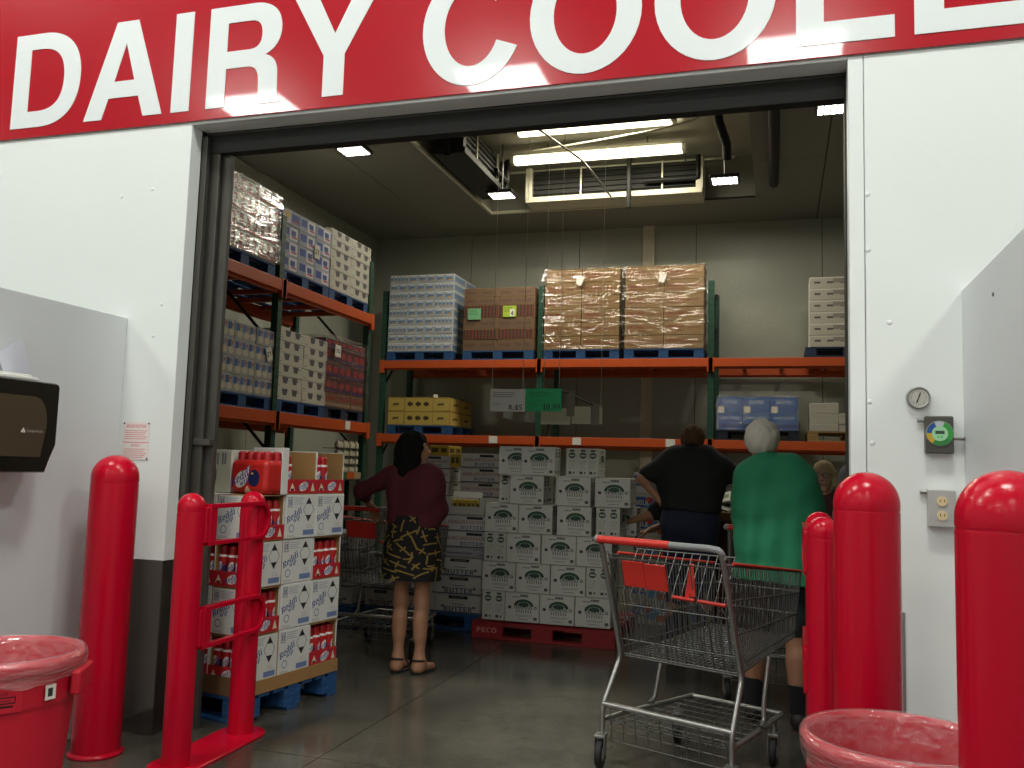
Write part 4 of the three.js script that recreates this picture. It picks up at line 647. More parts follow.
// ---------------------------------------------------------------- milk cases on the red pallet
{
  const fr = art(256, 212, '#cbcac1', (g) => {
    g.fillStyle = '#3a3a36'; g.fillRect(112, 10, 62, 16); word(g, 'KIRKLAND', 143, 22, 12, '#b9b8ae', 56); word(g, 'SIGNATURE', 78, 34, 15, '#3a3a36', 56);
    g.fillStyle = '#2c4c3a'; g.beginPath(); g.ellipse(140, 92, 74, 48, 0, Math.PI, 0); g.lineTo(214, 96); g.lineTo(66, 96); g.fill(); g.fillStyle = '#cbcac1'; g.beginPath(); g.ellipse(140, 98, 56, 34, 0, Math.PI, 0); g.fill(); g.fillStyle = '#2f5240'; g.beginPath(); g.ellipse(140, 84, 40, 18, 0, 0, 7); g.fill();
    word(g, 'ORGANIC', 140, 116, 50, '#18221c', 146, 'serif'); g.fillStyle = '#7d867c'; for (let k = 0; k < 7; k++) g.fillRect(82 + k * 18, 120, 9, 26); lines(g, 80, 160, 130, 2, 10, 4, '#8d8d86');
    g.fillStyle = '#3b3f3a'; g.beginPath(); g.ellipse(32, 108, 13, 12, 0, 0, 7); g.fill(); g.strokeStyle = '#4a4d48'; g.lineWidth = 5; g.beginPath(); g.arc(230, 104, 9, 0, 7); g.stroke(); g.fillStyle = '#555550'; g.fillRect(218, 174, 26, 22); lines(g, 96, 190, 80, 1, 8, 4, '#6c6c66'); g.fillStyle = '#b0aea4'; g.fillRect(0, 0, 256, 3); });
  const sd = art(256, 212, '#c6c5bb', (g) => { for (const x of [0, 128]) { g.fillStyle = '#a9a79c'; g.fillRect(x, 0, 3, 212); g.fillStyle = '#3f403b'; g.fillRect(x + 36, 8, 56, 14); g.fillStyle = '#4a5a50'; g.beginPath(); g.ellipse(x + 64, 52, 40, 24, 0, 0, 7); g.fill(); g.fillStyle = '#c6c5bb'; g.fillRect(x + 36, 48, 56, 10); lines(g, x + 26, 92, 76, 7, 10, 3, '#a3a299'); g.fillStyle = '#44443f'; g.fillRect(x + 28, 176, 34, 20); g.beginPath(); g.arc(x + 88, 186, 9, 0, 7); g.fill(); g.beginPath(); g.arc(x + 92, 100, 5, 0, 7); g.fill(); } });
  const top = std(0xc8c6bc, 0.65), z0 = -7.08, y0 = 0.15, h = 0.24, w = 0.292, dd = 0.2;
  const p = pallet(1.2, 1.0, M.redPaint, 'red pallet under the white milk cases', [-1.835, 0, -7.06]);
  const mark = art(128, 48, '#9e1b22', (g) => word(g, 'PECO', 64, 36, 38, '#c98a86', 116));
  part('marking', bx(-0.13, 0.11, -0.035, 0.035, 0, 0.002), mark, p).position.set(-0.46, 0.07, 0.002);
  part('side_skirt', merge([rb(-0.6, -0.33, 0.002, 0.138, -0.02, 0, 0.004), rb(0.33, 0.6, 0.002, 0.138, -0.02, 0, 0.004), rb(-0.09, 0.09, 0.002, 0.138, -0.02, 0, 0.004), rb(-0.6, 0.6, 0.11, 0.14, -0.02, 0.001, 0.004), rb(-0.6, 0.6, 0.0, 0.025, -0.02, 0.001, 0.004)]), M.redPaint, p);
  // rows from the bottom; F front, S end-on case; numbers are left edges on the front plane
  const rows = [
    [['S', -2.362], ['F', -2.16], ['F', -1.866], ['F', -1.572]],
    [['F', -2.37], ['F', -2.075], ['F', -1.78], ['S', -1.486]],
    [['S', -2.362], ['F', -2.16], ['F', -1.866], ['F', -1.572]],
    [['F', -2.362], ['F', -2.066], ['F', -1.74], ['S', -1.415]],
    [['S', -2.29, 0.14], ['F', -2.15], ['F', -1.76, 0.02], ['F', -1.43]],
    [['F', -2.265, 0.03], ['F', -2.06], ['S', -1.64, 0.22]],
  ];
  const nth = ['leftmost', 'second from left', 'third from left', 'rightmost'];
  rows.forEach((row, r) => row.forEach(([kind, x, back = 0], c) => {
    const cw = kind === 'F' ? w : dd, cd = kind === 'F' ? dd : w;
    solo('milk_case', cartonGeo(w - 0.003, h - 0.003, dd - 0.003), [fr, sd, top], `white milk case with green emblem, ${rowName(r, 6)}, ${c === row.length - 1 ? 'rightmost' : nth[c]}${kind === 'S' ? ', end-on' : ''}`, 'carton', [x + cw / 2, y0 + r * h + 0.001, z0 - cd / 2 - back - 0.012 * rnd()], kind === 'F' ? rr(-1, 1) * 0.012 : Math.PI / 2 + rr(-1, 1) * 0.012, 'milk cases on the red pallet');
  }));
  // the rear rows that show at the stepped right side
  [[5, -1.77, 0.26, 'S'], [4, -1.86, 0.26, 'S'], [3, -1.72, 0.3, 'F'], [4, -1.45, 0.26, 'F'], [3, -1.42, 0.32, 'F'], [5, -2.2, 0.3, 'F'], [0, -2.3, 0.34, 'F'], [1, -2.3, 0.34, 'F'], [2, -2.3, 0.34, 'F'], [0, -1.6, 0.34, 'F'], [1, -1.6, 0.34, 'F'], [2, -1.6, 0.34, 'F'], [0, -1.95, 0.34, 'F'], [1, -1.95, 0.34, 'F'], [2, -1.95, 0.34, 'F'], [3, -2.05, 0.34, 'F'], [4, -2.15, 0.34, 'F']].forEach(([r, x, back, kind], i) =>
    solo('milk_case', cartonGeo(w - 0.003, h - 0.003, dd - 0.003), [fr, sd, top], `white milk case in the rear row, ${rowName(r, 6)}, ${x < -2 ? 'left' : x > -1.65 ? 'right' : 'middle'} part of the red pallet`, 'carton', [x + w / 2, y0 + r * h + 0.001, z0 - dd / 2 - back], kind === 'F' ? rr(-1, 1) * 0.02 : Math.PI / 2, 'milk cases on the red pallet'));
}
// ---------------------------------------------------------------- butter cartons on blue pallets behind the woman
{
  const B = art(256, 128, '#c2c0ba', (g) => { g.fillStyle = '#24242a'; g.fillRect(74, 4, 110, 22); word(g, 'KIRKLAND', 128, 20, 14, '#8f8d88', 90); lines(g, 96, 62, 70, 1, 8, 5, '#5b5f70'); word(g, 'BUTTER', 128, 118, 50, '#54586c', 170); g.fillStyle = '#6b4a46'; g.beginPath(); g.arc(40, 84, 9, 0, 7); g.fill(); g.beginPath(); g.arc(220, 84, 9, 0, 7); g.fill(); g.fillStyle = '#2c365e'; g.fillRect(0, 120, 256, 8); });
  const Bs = art(128, 128, '#b9b7b0', (g) => { g.fillStyle = '#24242a'; g.fillRect(40, 4, 50, 18); lines(g, 20, 60, 80, 4, 12, 4, '#6a6a74'); g.fillStyle = '#2c365e'; g.fillRect(0, 120, 128, 8); });
  const K = art(256, 100, '#c4c1be', (g) => { g.fillStyle = '#24242a'; g.fillRect(112, 4, 84, 18); word(g, 'KIRKLAND SIGNATURE', 128, 52, 30, '#8e5a5a', 230, 'serif'); word(g, 'BUTTER', 140, 88, 34, '#6b7399', 130); g.fillStyle = '#2c365e'; g.fillRect(0, 94, 256, 6); });
  const top = std(0xb4b2aa, 0.65), y0 = 0.14;
  pallet(1.1, 1.0, M.bluePaint, 'blue pallet under the butter cartons left of the red pallet', [-3.0, 0, -7.3]);
  pallet(1.05, 1.0, M.bluePaint, 'blue pallet under the white cartons seen beneath the woman\u2019s cart', [-4.15, 0, -7.25]);
  stack({ name: 'butter_carton', what: 'white butter carton', where: 'lower part of the blue pallet', at: [-3.0, y0, -7.32], cols: [0.3, 0.38, 0.42], rows: [0.158, 0.158, 0.158], depth: 0.45, mats: [B, Bs, top], group: 'butter cartons' });
  stack({ name: 'butter_carton', what: 'white butter carton', where: 'pallet beneath the woman\u2019s cart', at: [-4.15, y0, -7.27], cols: [0.5, 0.5], rows: [0.16, 0.16, 0.16, 0.16], depth: 0.45, mats: [B, Bs, top], group: 'butter cartons' });
  stack({ name: 'flat_case', what: 'grey film-covered flat case', where: 'mid height of the butter pallet', at: [-2.85, 0.615, -7.36], cols: [0.4, 0.4], rows: [0.085], depth: 0.45, mats: [art(256, 64, '#8f8f98', (g) => { lines(g, 0, 6, 256, 6, 10, 5, '#c3c1c0'); g.fillStyle = '#6c6f86'; g.fillRect(30, 30, 160, 10); }, 0.3), top, top], group: 'flat cases on the butter pallet' });
  stack({ name: 'butter_carton', what: 'wide butter carton with red lettering', where: 'above the flat cases', at: [-2.82, 0.7, -7.36], cols: [0.46, 0.46], rows: [0.14, 0.14], depth: 0.45, mats: [K, Bs, top], group: 'wide butter cartons' });
  // open display tray with yellow packs
  const t = thing('display_tray', 'open white tray of yellow packs on the butter cartons', 'display tray', [-2.64, 0.982, -7.42]);
  const W = 0.36, D = 0.2;
  part('tray', merge([rb(-W / 2, W / 2, 0, 0.006, -D, 0.04, 0.002), rb(-W / 2, W / 2, 0, 0.075, 0.034, 0.04, 0.002), rb(-W / 2, -W / 2 + 0.05, 0.07, 0.15, 0.034, 0.04, 0.002), rb(W / 2 - 0.05, W / 2, 0.07, 0.15, 0.034, 0.04, 0.002), rb(-W / 2, -W / 2 + 0.005, 0, 0.15, -D, 0.04, 0.002), rb(W / 2 - 0.005, W / 2, 0, 0.15, -D, 0.04, 0.002)]), top, t);
  const yp = art(128, 128, '#b99a2e', (g) => { g.fillStyle = '#4d421a'; g.fillRect(10, 30, 46, 60); g.fillRect(76, 30, 40, 60); });
  for (let k = 0; k < 4; k++) part('yellow_pack', cartonGeo(0.078, 0.125, 0.16), [yp, yp, plainYellow], t).position.set(-0.125 + k * 0.083, 0.008, -0.06);
  part('header_card', rb(-0.15, 0.12, 0.15, 0.2, -0.06, -0.05, 0.002), M.paper, t);
  // white boxes stacked further back
  const Kb = [K, Bs, top], C = (name, label, w, h, x, y, z, m = Kb) => carton(name, w, h, 0.34, m, label, [x, y, z], rr(-1, 1) * 0.03, 'loose boxes behind the butter pallet');
  const zb = -8.3;
  for (let k = 0; k < 4; k++) { C('white_box', `white box in the left pile behind the woman\u2019s shoulder, ${rowName(k, 4)}`, 0.42, 0.13, -3.29, 0.98 + k * 0.132, zb); }
  C('yellow_box', 'yellow box on top of the white pile by the woman\u2019s chin', 0.2, 0.1, -3.2, 1.508, zb, [yp, yp, plainYellow]);
  for (let k = 0; k < 4; k++) C('white_box', `white box in the pile between butter and milk, ${rowName(k, 4)}`, 0.44, 0.137, -2.72, 0.98 + k * 0.139, zb + 0.1);
  C('yellow_box', 'yellow box beside the pile between butter and milk', 0.1, 0.13, -2.995, 1.397, zb + 0.1, [yp, yp, plainYellow]);
  stack({ name: 'white_box', what: 'white base carton', where: 'pile standing behind the butter pallet', at: [-3.0, 0, zb + 0.25], cols: [0.5, 0.5], rows: [0.33, 0.33, 0.32], depth: 0.5, mats: [B, Bs, top], group: 'base cartons behind the butter' });
}
// ---------------------------------------------------------------- bright cartons and packs by the people
{
  const fA = art(192, 128, '#c7c9c6', (g) => { g.fillStyle = '#2b5ea8'; g.fillRect(0, 14, 60, 66); g.fillStyle = '#5b9ad0'; g.beginPath(); g.arc(96, 62, 40, 0, 7); g.fill(); g.fillStyle = '#c23a2c'; g.beginPath(); g.arc(78, 34, 20, 0, 7); g.fill(); word(g, 'MILK', 40, 66, 42, '#e4e4de', 70); g.fillStyle = '#c46a2e'; g.fillRect(124, 70, 60, 40); });
  stack({ name: 'bright_carton', what: 'blue, white and red printed carton', where: 'stack right of the milk cases', at: [-0.95, 0, -8.35], cols: [0.36, 0.36], rows: Array(7).fill(0.2), depth: 0.4, mats: [fA, fA, plainWhite], group: 'bright cartons behind the man in black' });
  const tb = std(0x4a1d1a, 0.7);
  stack({ name: 'produce_case', what: 'dark red case', where: 'stack between the two men', at: [-0.35, 0, -8.05], cols: [0.5], rows: [0.33, 0.33, 0.33], depth: 0.5, mats: [tb, tb, brown], group: 'dark red cases' });
  const t = thing('salad_tray', 'tray of white and green packs between the two men', 'tray', [-0.35, 0.995, -8.28]);
  part('tray', rb(-0.25, 0.25, 0, 0.08, -0.22, 0.22, 0.01), brown, t);
  for (let k = 0; k < 6; k++) part('pack', rb(-0.09, 0.09, -0.012, 0.012, -0.14, 0.14, 0.01, 3).rotateZ(0.25 * (k % 2 ? 1 : -1)).rotateX(0.3).translate(-0.15 + (k % 3) * 0.15, 0.14 + Math.floor(k / 3) * 0.05, 0.05 - 0.03 * k), art(64, 64, '#c4c8bf', (g) => { g.fillStyle = '#3f7a48'; g.fillRect(6, 20, 52, 22); g.fillStyle = '#6c9a62'; g.fillRect(12, 46, 26, 8); }, 0.4), t);
  stack({ name: 'grey_carton', what: 'grey printed carton', where: 'behind the salad tray', at: [-0.3, 0.0, -8.75], cols: [0.5], rows: [0.35, 0.35, 0.35, 0.32], depth: 0.4, mats: [art(128, 128, '#a9a89f', (g) => { for (let k = 0; k < 4; k++) { g.strokeStyle = '#55554f'; g.lineWidth = 4; g.strokeRect(12 + k * 28, 30, 20, 60); } }), plainWhite, plainWhite], group: 'grey cartons' });
}
// ---------------------------------------------------------------- hanging price boards
{
  const z = -7.0, thread = (x, y, zz, t) => part('cord', rod([x, y, zz], [x, CH - 0.001, zz], 0.0022, 0.0022, 5), M.aluminium, t);
  const board = (label, bg, price, x, y, w = 0.308) => {
    const t = thing('price_board', label, 'price board', [x, y, z]);
    part('board', cartonGeo(w, 0.19, 0.004).clone().translate(0, 0, 0), [art(256, 160, bg, (g) => { lines(g, 18, 22, 170, 3, 14, 5, price === '8.45' ? '#8b8b86' : '#0f8a52'); lines(g, 18, 100, 60, 2, 12, 4, price === '8.45' ? '#a5a5a0' : '#0f8a52'); word(g, price, 186, 150, 52, '#14140f', 130, 'serif'); }, 0.5), std(bg, 0.5), std(bg, 0.5)], t);
    return t;
  };
  const a = board('white hanging price board reading 8.45', '#dcdad2', '8.45', -2.165, 1.873), b = board('green hanging price board reading 10.99', '#16b873', '10.99', -1.856, 1.878);
  a.add(mesh('cord', rod([-0.14, 0.19, 0], [-0.14, CH - 1.873 - 0.001, 0], 0.0022, 0.0022, 5), M.aluminium)); a.add(mesh('cord', rod([0.13, 0.19, 0], [0.13, CH - 1.873 - 0.001, 0], 0.0022, 0.0022, 5), M.aluminium)); b.add(mesh('cord', rod([0.13, 0.19, 0], [0.13, CH - 1.878 - 0.001, 0], 0.0022, 0.0022, 5), M.aluminium));
  const curl = (w, h) => { const g = new T.PlaneGeometry(w, h, 6, 1), p = g.attributes.position; for (let i = 0; i < p.count; i++) p.setZ(i, 0.02 * Math.sin(p.getX(i) / w * 3)); g.computeVertexNormals(); return g; };
  const dull = std(0x9c9a90, 0.7, { side: T.DoubleSide });
  part('hanging_tag', curl(0.1, 0.07).rotateZ(-0.2).translate(0.0, -0.02, -0.03), dull, a); part('hanging_tag', curl(0.09, 0.1).rotateZ(-0.1).translate(-0.12, -0.04, -0.03), dull, b);
  const t = thing('blank_boards', 'pair of blank pale boards on a slanting bar behind the green price board', 'price board', [-1.92, 1.84, -8.3]);
  part('board', rb(-0.302, -0.012, 0, 0.155, -0.003, 0.003, 0.002), M.aluminium, t); part('board', rb(0.01, 0.305, 0.01, 0.175, -0.003, 0.003, 0.002), M.aluminium, t);
  part('bar', rod([-0.1, 0.33, 0.01], [0.26, 0.175, 0.01], 0.008), M.rackDark, t); part('hanging_tag', curl(0.09, 0.24).translate(0.0, 0.2, 0.03), dull, t); part('hanging_tag', curl(0.09, 0.2).translate(0.24, 0.1, 0.03), dull, t);
  for (const x of [-0.28, 0.29]) part('cord', rod([x, 0.15, 0], [x, CH - 1.84 - 0.001 + (PX0 < -1.92 + x && -8.3 < PZ1 ? PH - CH : 0), 0], 0.0022, 0.0022, 5), M.aluminium, t);
}

// ---------------------------------------------------------------- shopping carts
function cart(label, [x, z], turn, casters) {                   // origin: floor under the rear axle, travelling to local -z
  const t = thing('shopping_cart', label, 'shopping cart', [x, 0, z], turn, 'wire shopping carts');
  const P = (u, y, v) => [u, y, -v], w = 0.0029, W = (a, b, r = w) => rod(P(...a), P(...b), r, r, 5);
  const lerp = (a, b, k) => a.map((q, i) => q + (b[i] - a[i]) * k);
  // bent side tubes from handle to casters
  for (const s of [-1, 1]) {
    part('side_tube', tube([P(s * 0.315, 1.055, -0.075), P(s * 0.316, 0.8, 0.02), P(s * 0.318, 0.53, 0.115), P(s * 0.322, 0.47, 0.11), P(s * 0.334, 0.29, 0.005), P(s * 0.335, 0.25, -0.005), P(s * 0.335, 0.15, -0.005)], 0.0135, 8, 48), M.chrome, t);
    part('leg_tube', tube([P(s * 0.285, 0.53, 0.5), P(s * 0.288, 0.34, 0.44), P(s * 0.295, 0.25, 0.42), P(s * 0.3, 0.225, 0.38)], 0.012, 8, 30), M.chrome, t);
    part('base_tube', tube([P(s * 0.33, 0.215, 0.0), P(s * 0.315, 0.215, 0.2), P(s * 0.25, 0.21, 0.74)], 0.0125, 8, 20), M.chrome, t);
  }
  part('rear_bar', rod(P(-0.335, 0.285, 0), P(0.335, 0.285, 0), 0.0145, 0.0145, 10), M.chrome, t);
  part('front_bar', rod(P(-0.25, 0.21, 0.74), P(0.25, 0.21, 0.74), 0.012, 0.012, 8), M.chrome, t);
  // lower wire tray
  const low = []; for (let k = 0; k <= 11; k++) { const f = k / 11 * 2 - 1; low.push(W([f * 0.31, 0.2, 0.02], [f * 0.245, 0.2, 0.74])); } for (let k = 0; k <= 8; k++) { const v = 0.03 + k * 0.088, q = 0.318 - v * 0.088; low.push(W([-q, 0.204, v], [q, 0.204, v])); }
  for (let k = 0; k <= 9; k++) { const u = -0.3 + k * 0.0667; low.push(W([u, 0.115, 0.03], [u, 0.27, 0.01])); } for (const y of [0.115, 0.165, 0.215]) low.push(W([-0.315, y, 0.028], [0.315, y, 0.028]));
  part('lower_tray', merge(low), M.wire, t);
  // basket
  const b = [[-0.3, 0.5, 0.13], [0.3, 0.5, 0.13], [0.235, 0.565, 0.95], [-0.235, 0.565, 0.95]], u = [[-0.305, 1.0, -0.02], [0.305, 1.0, -0.02], [0.25, 0.895, 1.0], [-0.25, 0.895, 1.0]];
  const panel = (name, A, B, C, D, n, levels) => { const l = []; for (let k = 0; k <= n; k++) l.push(W(lerp(A, B, k / n), lerp(D, C, k / n), k === 0 || k === n ? 0.0045 : w)); for (const f of levels) l.push(W(lerp(A, D, f), lerp(B, C, f), 0.0042)); part(name, merge(l), M.wire, t); };
  panel('basket_side', b[1], b[2], u[2], u[1], 34, [0, 0.09, 0.36, 0.68, 1]); panel('basket_side', b[0], b[3], u[3], u[0], 34, [0, 0.09, 0.36, 0.68, 1]);
  panel('basket_front', b[3], b[2], u[2], u[3], 18, [0, 0.35, 0.7, 1]); panel('basket_bottom', b[0], b[1], b[2], b[3], 24, Array.from({ length: 22 }, (_, k) => k / 21));
  { // folding rear gate with looped wires
    const l = [], G = (f, k) => lerp(lerp(b[0], b[1], f), lerp(u[0], u[1], f), k);
    for (let k = 0; k <= 20; k++) l.push(W(G(k / 20, 0.02), G(Math.min(1, k / 20 + 0.012), k % 2 ? 0.62 : 0.97)));
    for (const y of [0.02, 0.17, 0.52, 0.97]) l.push(W(G(0, y), G(1, y), 0.004));
    for (let k = 0; k < 6; k++) l.push(tube([G(0.08 + k * 0.16, 0.02), G(0.08 + k * 0.16, 0.5), G(0.12 + k * 0.16, 0.6), G(0.155 + k * 0.16, 0.5), G(0.16 + k * 0.16, 0.02)].map((p) => [p[0], p[1], -p[2] - 0.012]), w, 5, 24));
    part('rear_gate', merge(l), M.wire, t);
    // child seat frame inside the gate
    const q = []; for (let k = 0; k <= 12; k++) { const f = 0.06 + k / 12 * 0.88, a = G(f, 0.62), c = G(f, 1.04); q.push(W([a[0], a[1], a[2] + 0.01], [c[0] * 0.97, c[1], c[2] + 0.2])); } const a0 = G(0.06, 1.04), a1 = G(0.94, 1.04); q.push(W([a0[0], a0[1], a0[2] + 0.2], [a1[0], a1[1], a1[2] + 0.2], 0.004));
    part('seat_back', merge(q), M.wire, t);
    const plate = (f0, f1, k0, k1) => { const A = G(f0, k0), B = G(f1, k0), C = G(f1, k1), D = G(f0, k1), sh = new T.Shape(); sh.moveTo(A[0], 0); sh.lineTo(B[0], 0); sh.lineTo(C[0], C[1] - A[1]); sh.lineTo(D[0], C[1] - A[1]); sh.closePath();
      const g = new T.ExtrudeGeometry(sh, { depth: 0.006, bevelSize: 0.004, bevelThickness: 0.003, bevelSegments: 2 }); g.rotateX(-Math.atan2(A[2] - D[2], D[1] - A[1]) * -1).translate(0, A[1], -A[2] + 0.008); return g; };
    part('seat_flap', plate(0.13, 0.31, 0.72, 0.96), M.cartRed, t); part('seat_flap', plate(0.325, 0.5, 0.71, 0.95), M.cartRed, t);
    const r0 = G(0.54, 0.66), r1 = G(0.72, 0.65), r2 = G(0.75, 0.65), r3 = G(0.98, 0.64);
    part('leg_bar', merge([W([r0[0], r0[1], r0[2] - 0.01], [r1[0], r1[1], r1[2] - 0.01], 0.009), W([r2[0], r2[1], r2[2] - 0.01], [r3[0], r3[1], r3[2] - 0.01], 0.009)]), M.cartRed, t);
    const s0 = G(0.62, 0.66), s1 = G(0.68, 0.92); part('seat_belt', rb(-0.012, 0.012, 0, 0.16, -0.004, 0.004, 0.003).rotateZ(-0.15).translate(s0[0] + 0.02, s0[1], -s0[2]), M.cartRed, t); part('seat_belt', rb(-0.012, 0.012, 0, 0.14, -0.004, 0.004, 0.003).rotateZ(0.08).translate(s0[0] + 0.055, s0[1] + 0.01, -s0[2] + 0.01), M.cartRed, t);
  }
  for (const s of [0, 1]) part('rim_cover', W(s ? [0.305, 1.003, 0.06] : [-0.305, 1.003, 0.06], s ? [0.25, 0.9, 1.0] : [-0.25, 0.9, 1.0], 0.0075), M.cartRed, t, 'red plastic rim');
  // handle
  part('handle', rod(P(-0.335, 1.074, -0.08), P(0.06, 1.074, -0.08), 0.0185, 0.0185, 14), M.cartRed, t, 'red handle sleeve');
  part('handle_bar', tube([P(0.06, 1.074, -0.08), P(0.25, 1.074, -0.08), P(0.305, 1.067, -0.075), P(0.318, 1.03, -0.06)], 0.016, 12, 24), M.greyPlastic, t, 'grey handle sleeve');
  part('handle_cap', new T.SphereGeometry(0.02, 14, 10).translate(...P(-0.335, 1.074, -0.08)), M.greyPlastic, t);
  // casters
  const wheel = merge([lathe([[0.02, -0.016], [0.058, -0.016], [0.064, -0.01], [0.064, 0.01], [0.058, 0.016], [0.02, 0.016]], 28).rotateZ(Math.PI / 2)]), hub = merge([lathe([[0.001, -0.02], [0.03, -0.018], [0.042, -0.012], [0.042, 0.012], [0.03, 0.018], [0.001, 0.02]], 20).rotateZ(Math.PI / 2)]);
  for (const [cu, cv, ang] of casters) {
    const c = new T.Group(); c.name = 'caster'; c.position.set(cu, 0, -cv); c.rotation.y = ang; t.add(c);
    const m = part('wheel', wheel, M.rubber, c); m.position.set(0, 0.0645, 0.035); part('hub', hub, M.greyPlastic, c).position.set(0, 0.0645, 0.035);
    part('fork', merge([rb(-0.026, -0.021, 0.055, 0.15, 0.012, 0.058, 0.002), rb(0.021, 0.026, 0.055, 0.15, 0.012, 0.058, 0.002), rb(-0.026, 0.026, 0.14, 0.152, -0.01, 0.058, 0.003), rod([0, 0.15, 0], [0, 0.215, 0], 0.012)]), M.chrome, c);
  }
  return t;
}
cart('grey wire shopping cart with red handle standing in the opening', [-0.5, -4.2], -22.6 * R, [[-0.335, -0.005, 0.35], [0.335, -0.005, 0.2], [0.262, 0.62, 0.3], [-0.262, 0.62, 0.3]]);
cart('dark wire shopping cart held by the woman in maroon', [-2.87, -6.06], 0.06, [[-0.335, -0.005, 0.1], [0.335, -0.005, 0.1], [0.262, 0.62, 0], [-0.262, 0.62, 0]]);
cart('wire shopping cart in front of the man in green', [0.02, -5.86], 0.02, [[-0.335, -0.005, 0.2], [0.335, -0.005, 0.1], [0.262, 0.62, 0], [-0.262, 0.62, 0]]);

// ---------------------------------------------------------------- people: distance fields meshed as one skin
function nets(f, lo, hi, c) {                                   // naive surface nets with gradient normals
  const n = [0, 1, 2].map((i) => Math.ceil((hi[i] - lo[i]) / c) + 1), N = n[0] * n[1] * n[2], val = new Float32Array(N), id = new Int32Array(N).fill(-1);
  const at = (i, j, k) => i + n[0] * (j + n[1] * k);
  for (let k = 0; k < n[2]; k++) for (let j = 0; j < n[1]; j++) for (let i = 0; i < n[0]; i++) val[at(i, j, k)] = f(lo[0] + i * c, lo[1] + j * c, lo[2] + k * c);
  const pos = [], idx = [], C = [[0, 0, 0], [1, 0, 0], [0, 1, 0], [1, 1, 0], [0, 0, 1], [1, 0, 1], [0, 1, 1], [1, 1, 1]], E = [[0, 1], [2, 3], [4, 5], [6, 7], [0, 2], [1, 3], [4, 6], [5, 7], [0, 4], [1, 5], [2, 6], [3, 7]];
  for (let k = 0; k < n[2] - 1; k++) for (let j = 0; j < n[1] - 1; j++) for (let i = 0; i < n[0] - 1; i++) {
    const v = C.map(([a, b, d]) => val[at(i + a, j + b, k + d)]); let m = 0; for (const q of v) if (q < 0) m++; if (!m || m === 8) continue;
    let x = 0, y = 0, z = 0, cnt = 0;
    for (const [a, b] of E) if ((v[a] < 0) !== (v[b] < 0)) { const t = v[a] / (v[a] - v[b]); x += C[a][0] + t * (C[b][0] - C[a][0]); y += C[a][1] + t * (C[b][1] - C[a][1]); z += C[a][2] + t * (C[b][2] - C[a][2]); cnt++; }
    id[at(i, j, k)] = pos.length / 3; pos.push(lo[0] + (i + x / cnt) * c, lo[1] + (j + y / cnt) * c, lo[2] + (k + z / cnt) * c);
  }
  const quad = (a, b, d, e, flip) => { if (a < 0 || b < 0 || d < 0 || e < 0) return; flip ? idx.push(a, d, b, a, e, d) : idx.push(a, b, d, a, d, e); };
  for (let k = 1; k < n[2] - 1; k++) for (let j = 1; j < n[1] - 1; j++) for (let i = 1; i < n[0] - 1; i++) {
    const s = val[at(i, j, k)] < 0;
    if (s !== val[at(i + 1, j, k)] < 0) quad(id[at(i, j - 1, k - 1)], id[at(i, j, k - 1)], id[at(i, j, k)], id[at(i, j - 1, k)], !s);
    if (s !== val[at(i, j + 1, k)] < 0) quad(id[at(i - 1, j, k - 1)], id[at(i - 1, j, k)], id[at(i, j, k)], id[at(i, j, k - 1)], !s);
    if (s !== val[at(i, j, k + 1)] < 0) quad(id[at(i - 1, j - 1, k)], id[at(i, j - 1, k)], id[at(i, j, k)], id[at(i - 1, j, k)], !s);
  }
  const g = new T.BufferGeometry(), nor = []; const e = c * 0.6;
  for (let p = 0; p < pos.length; p += 3) { const [x, y, z] = [pos[p], pos[p + 1], pos[p + 2]]; const v = V(f(x + e, y, z) - f(x - e, y, z), f(x, y + e, z) - f(x, y - e, z), f(x, y, z + e) - f(x, y, z - e)).normalize(); nor.push(v.x, v.y, v.z); }
  g.setAttribute('position', new T.Float32BufferAttribute(pos, 3)); g.setAttribute('normal', new T.Float32BufferAttribute(nor, 3)); g.setIndex(idx); return g;
}
const smin = (a, b, k) => { const h = Math.max(k - Math.abs(a - b), 0) / k; return Math.min(a, b) - h * h * k * 0.25; };
function cap(px, py, pz, [a, b, ra, rb2]) {
  const bx_ = b[0] - a[0], by = b[1] - a[1], bz = b[2] - a[2], qx = px - a[0], qy = py - a[1], qz = pz - a[2];
  const L = bx_ * bx_ + by * by + bz * bz, t = L ? Math.max(0, Math.min(1, (qx * bx_ + qy * by + qz * bz) / L)) : 0;
  return Math.hypot(qx - t * bx_, qy - t * by, qz - t * bz) - (ra + (rb2 - ra) * t);
}
function ell(px, py, pz, [c, r]) { const x = px - c[0], y = py - c[1], z = pz - c[2], k0 = Math.hypot(x / r[0], y / r[1], z / r[2]), k1 = Math.hypot(x / r[0] ** 2, y / r[1] ** 2, z / r[2] ** 2); return k1 < 1e-9 ? -Math.min(...r) : k0 * (k0 - 1) / k1; }
const capsField = (list, k) => (x, y, z) => { let d = 1e9; for (const c of list) { const q = c.length === 2 ? ell(x, y, z, c) : cap(x, y, z, c); d = d > 1e8 ? q : smin(d, q, k); } return d; };
function boundsOf(list, pad) { const lo = [1e9, 1e9, 1e9], hi = [-1e9, -1e9, -1e9]; for (const c of list) { const pts = c.length === 2 ? [[c[0], Math.max(...c[1])]] : [[c[0], c[2]], [c[1], c[3]]]; for (const [p, r] of pts) for (let i = 0; i < 3; i++) { lo[i] = Math.min(lo[i], p[i] - r - pad); hi[i] = Math.max(hi[i], p[i] + r + pad); } } return [lo, hi]; }
const paint = (g, fn) => { const p = g.attributes.position, c = new Float32Array(p.count * 3); for (let i = 0; i < p.count; i++) c.set(fn(p.getX(i), p.getY(i), p.getZ(i)), 3 * i); g.setAttribute('color', new T.BufferAttribute(c, 3)); return g; };
const lin = (hex) => { const c = new T.Color(hex); return [c.r, c.g, c.b]; };
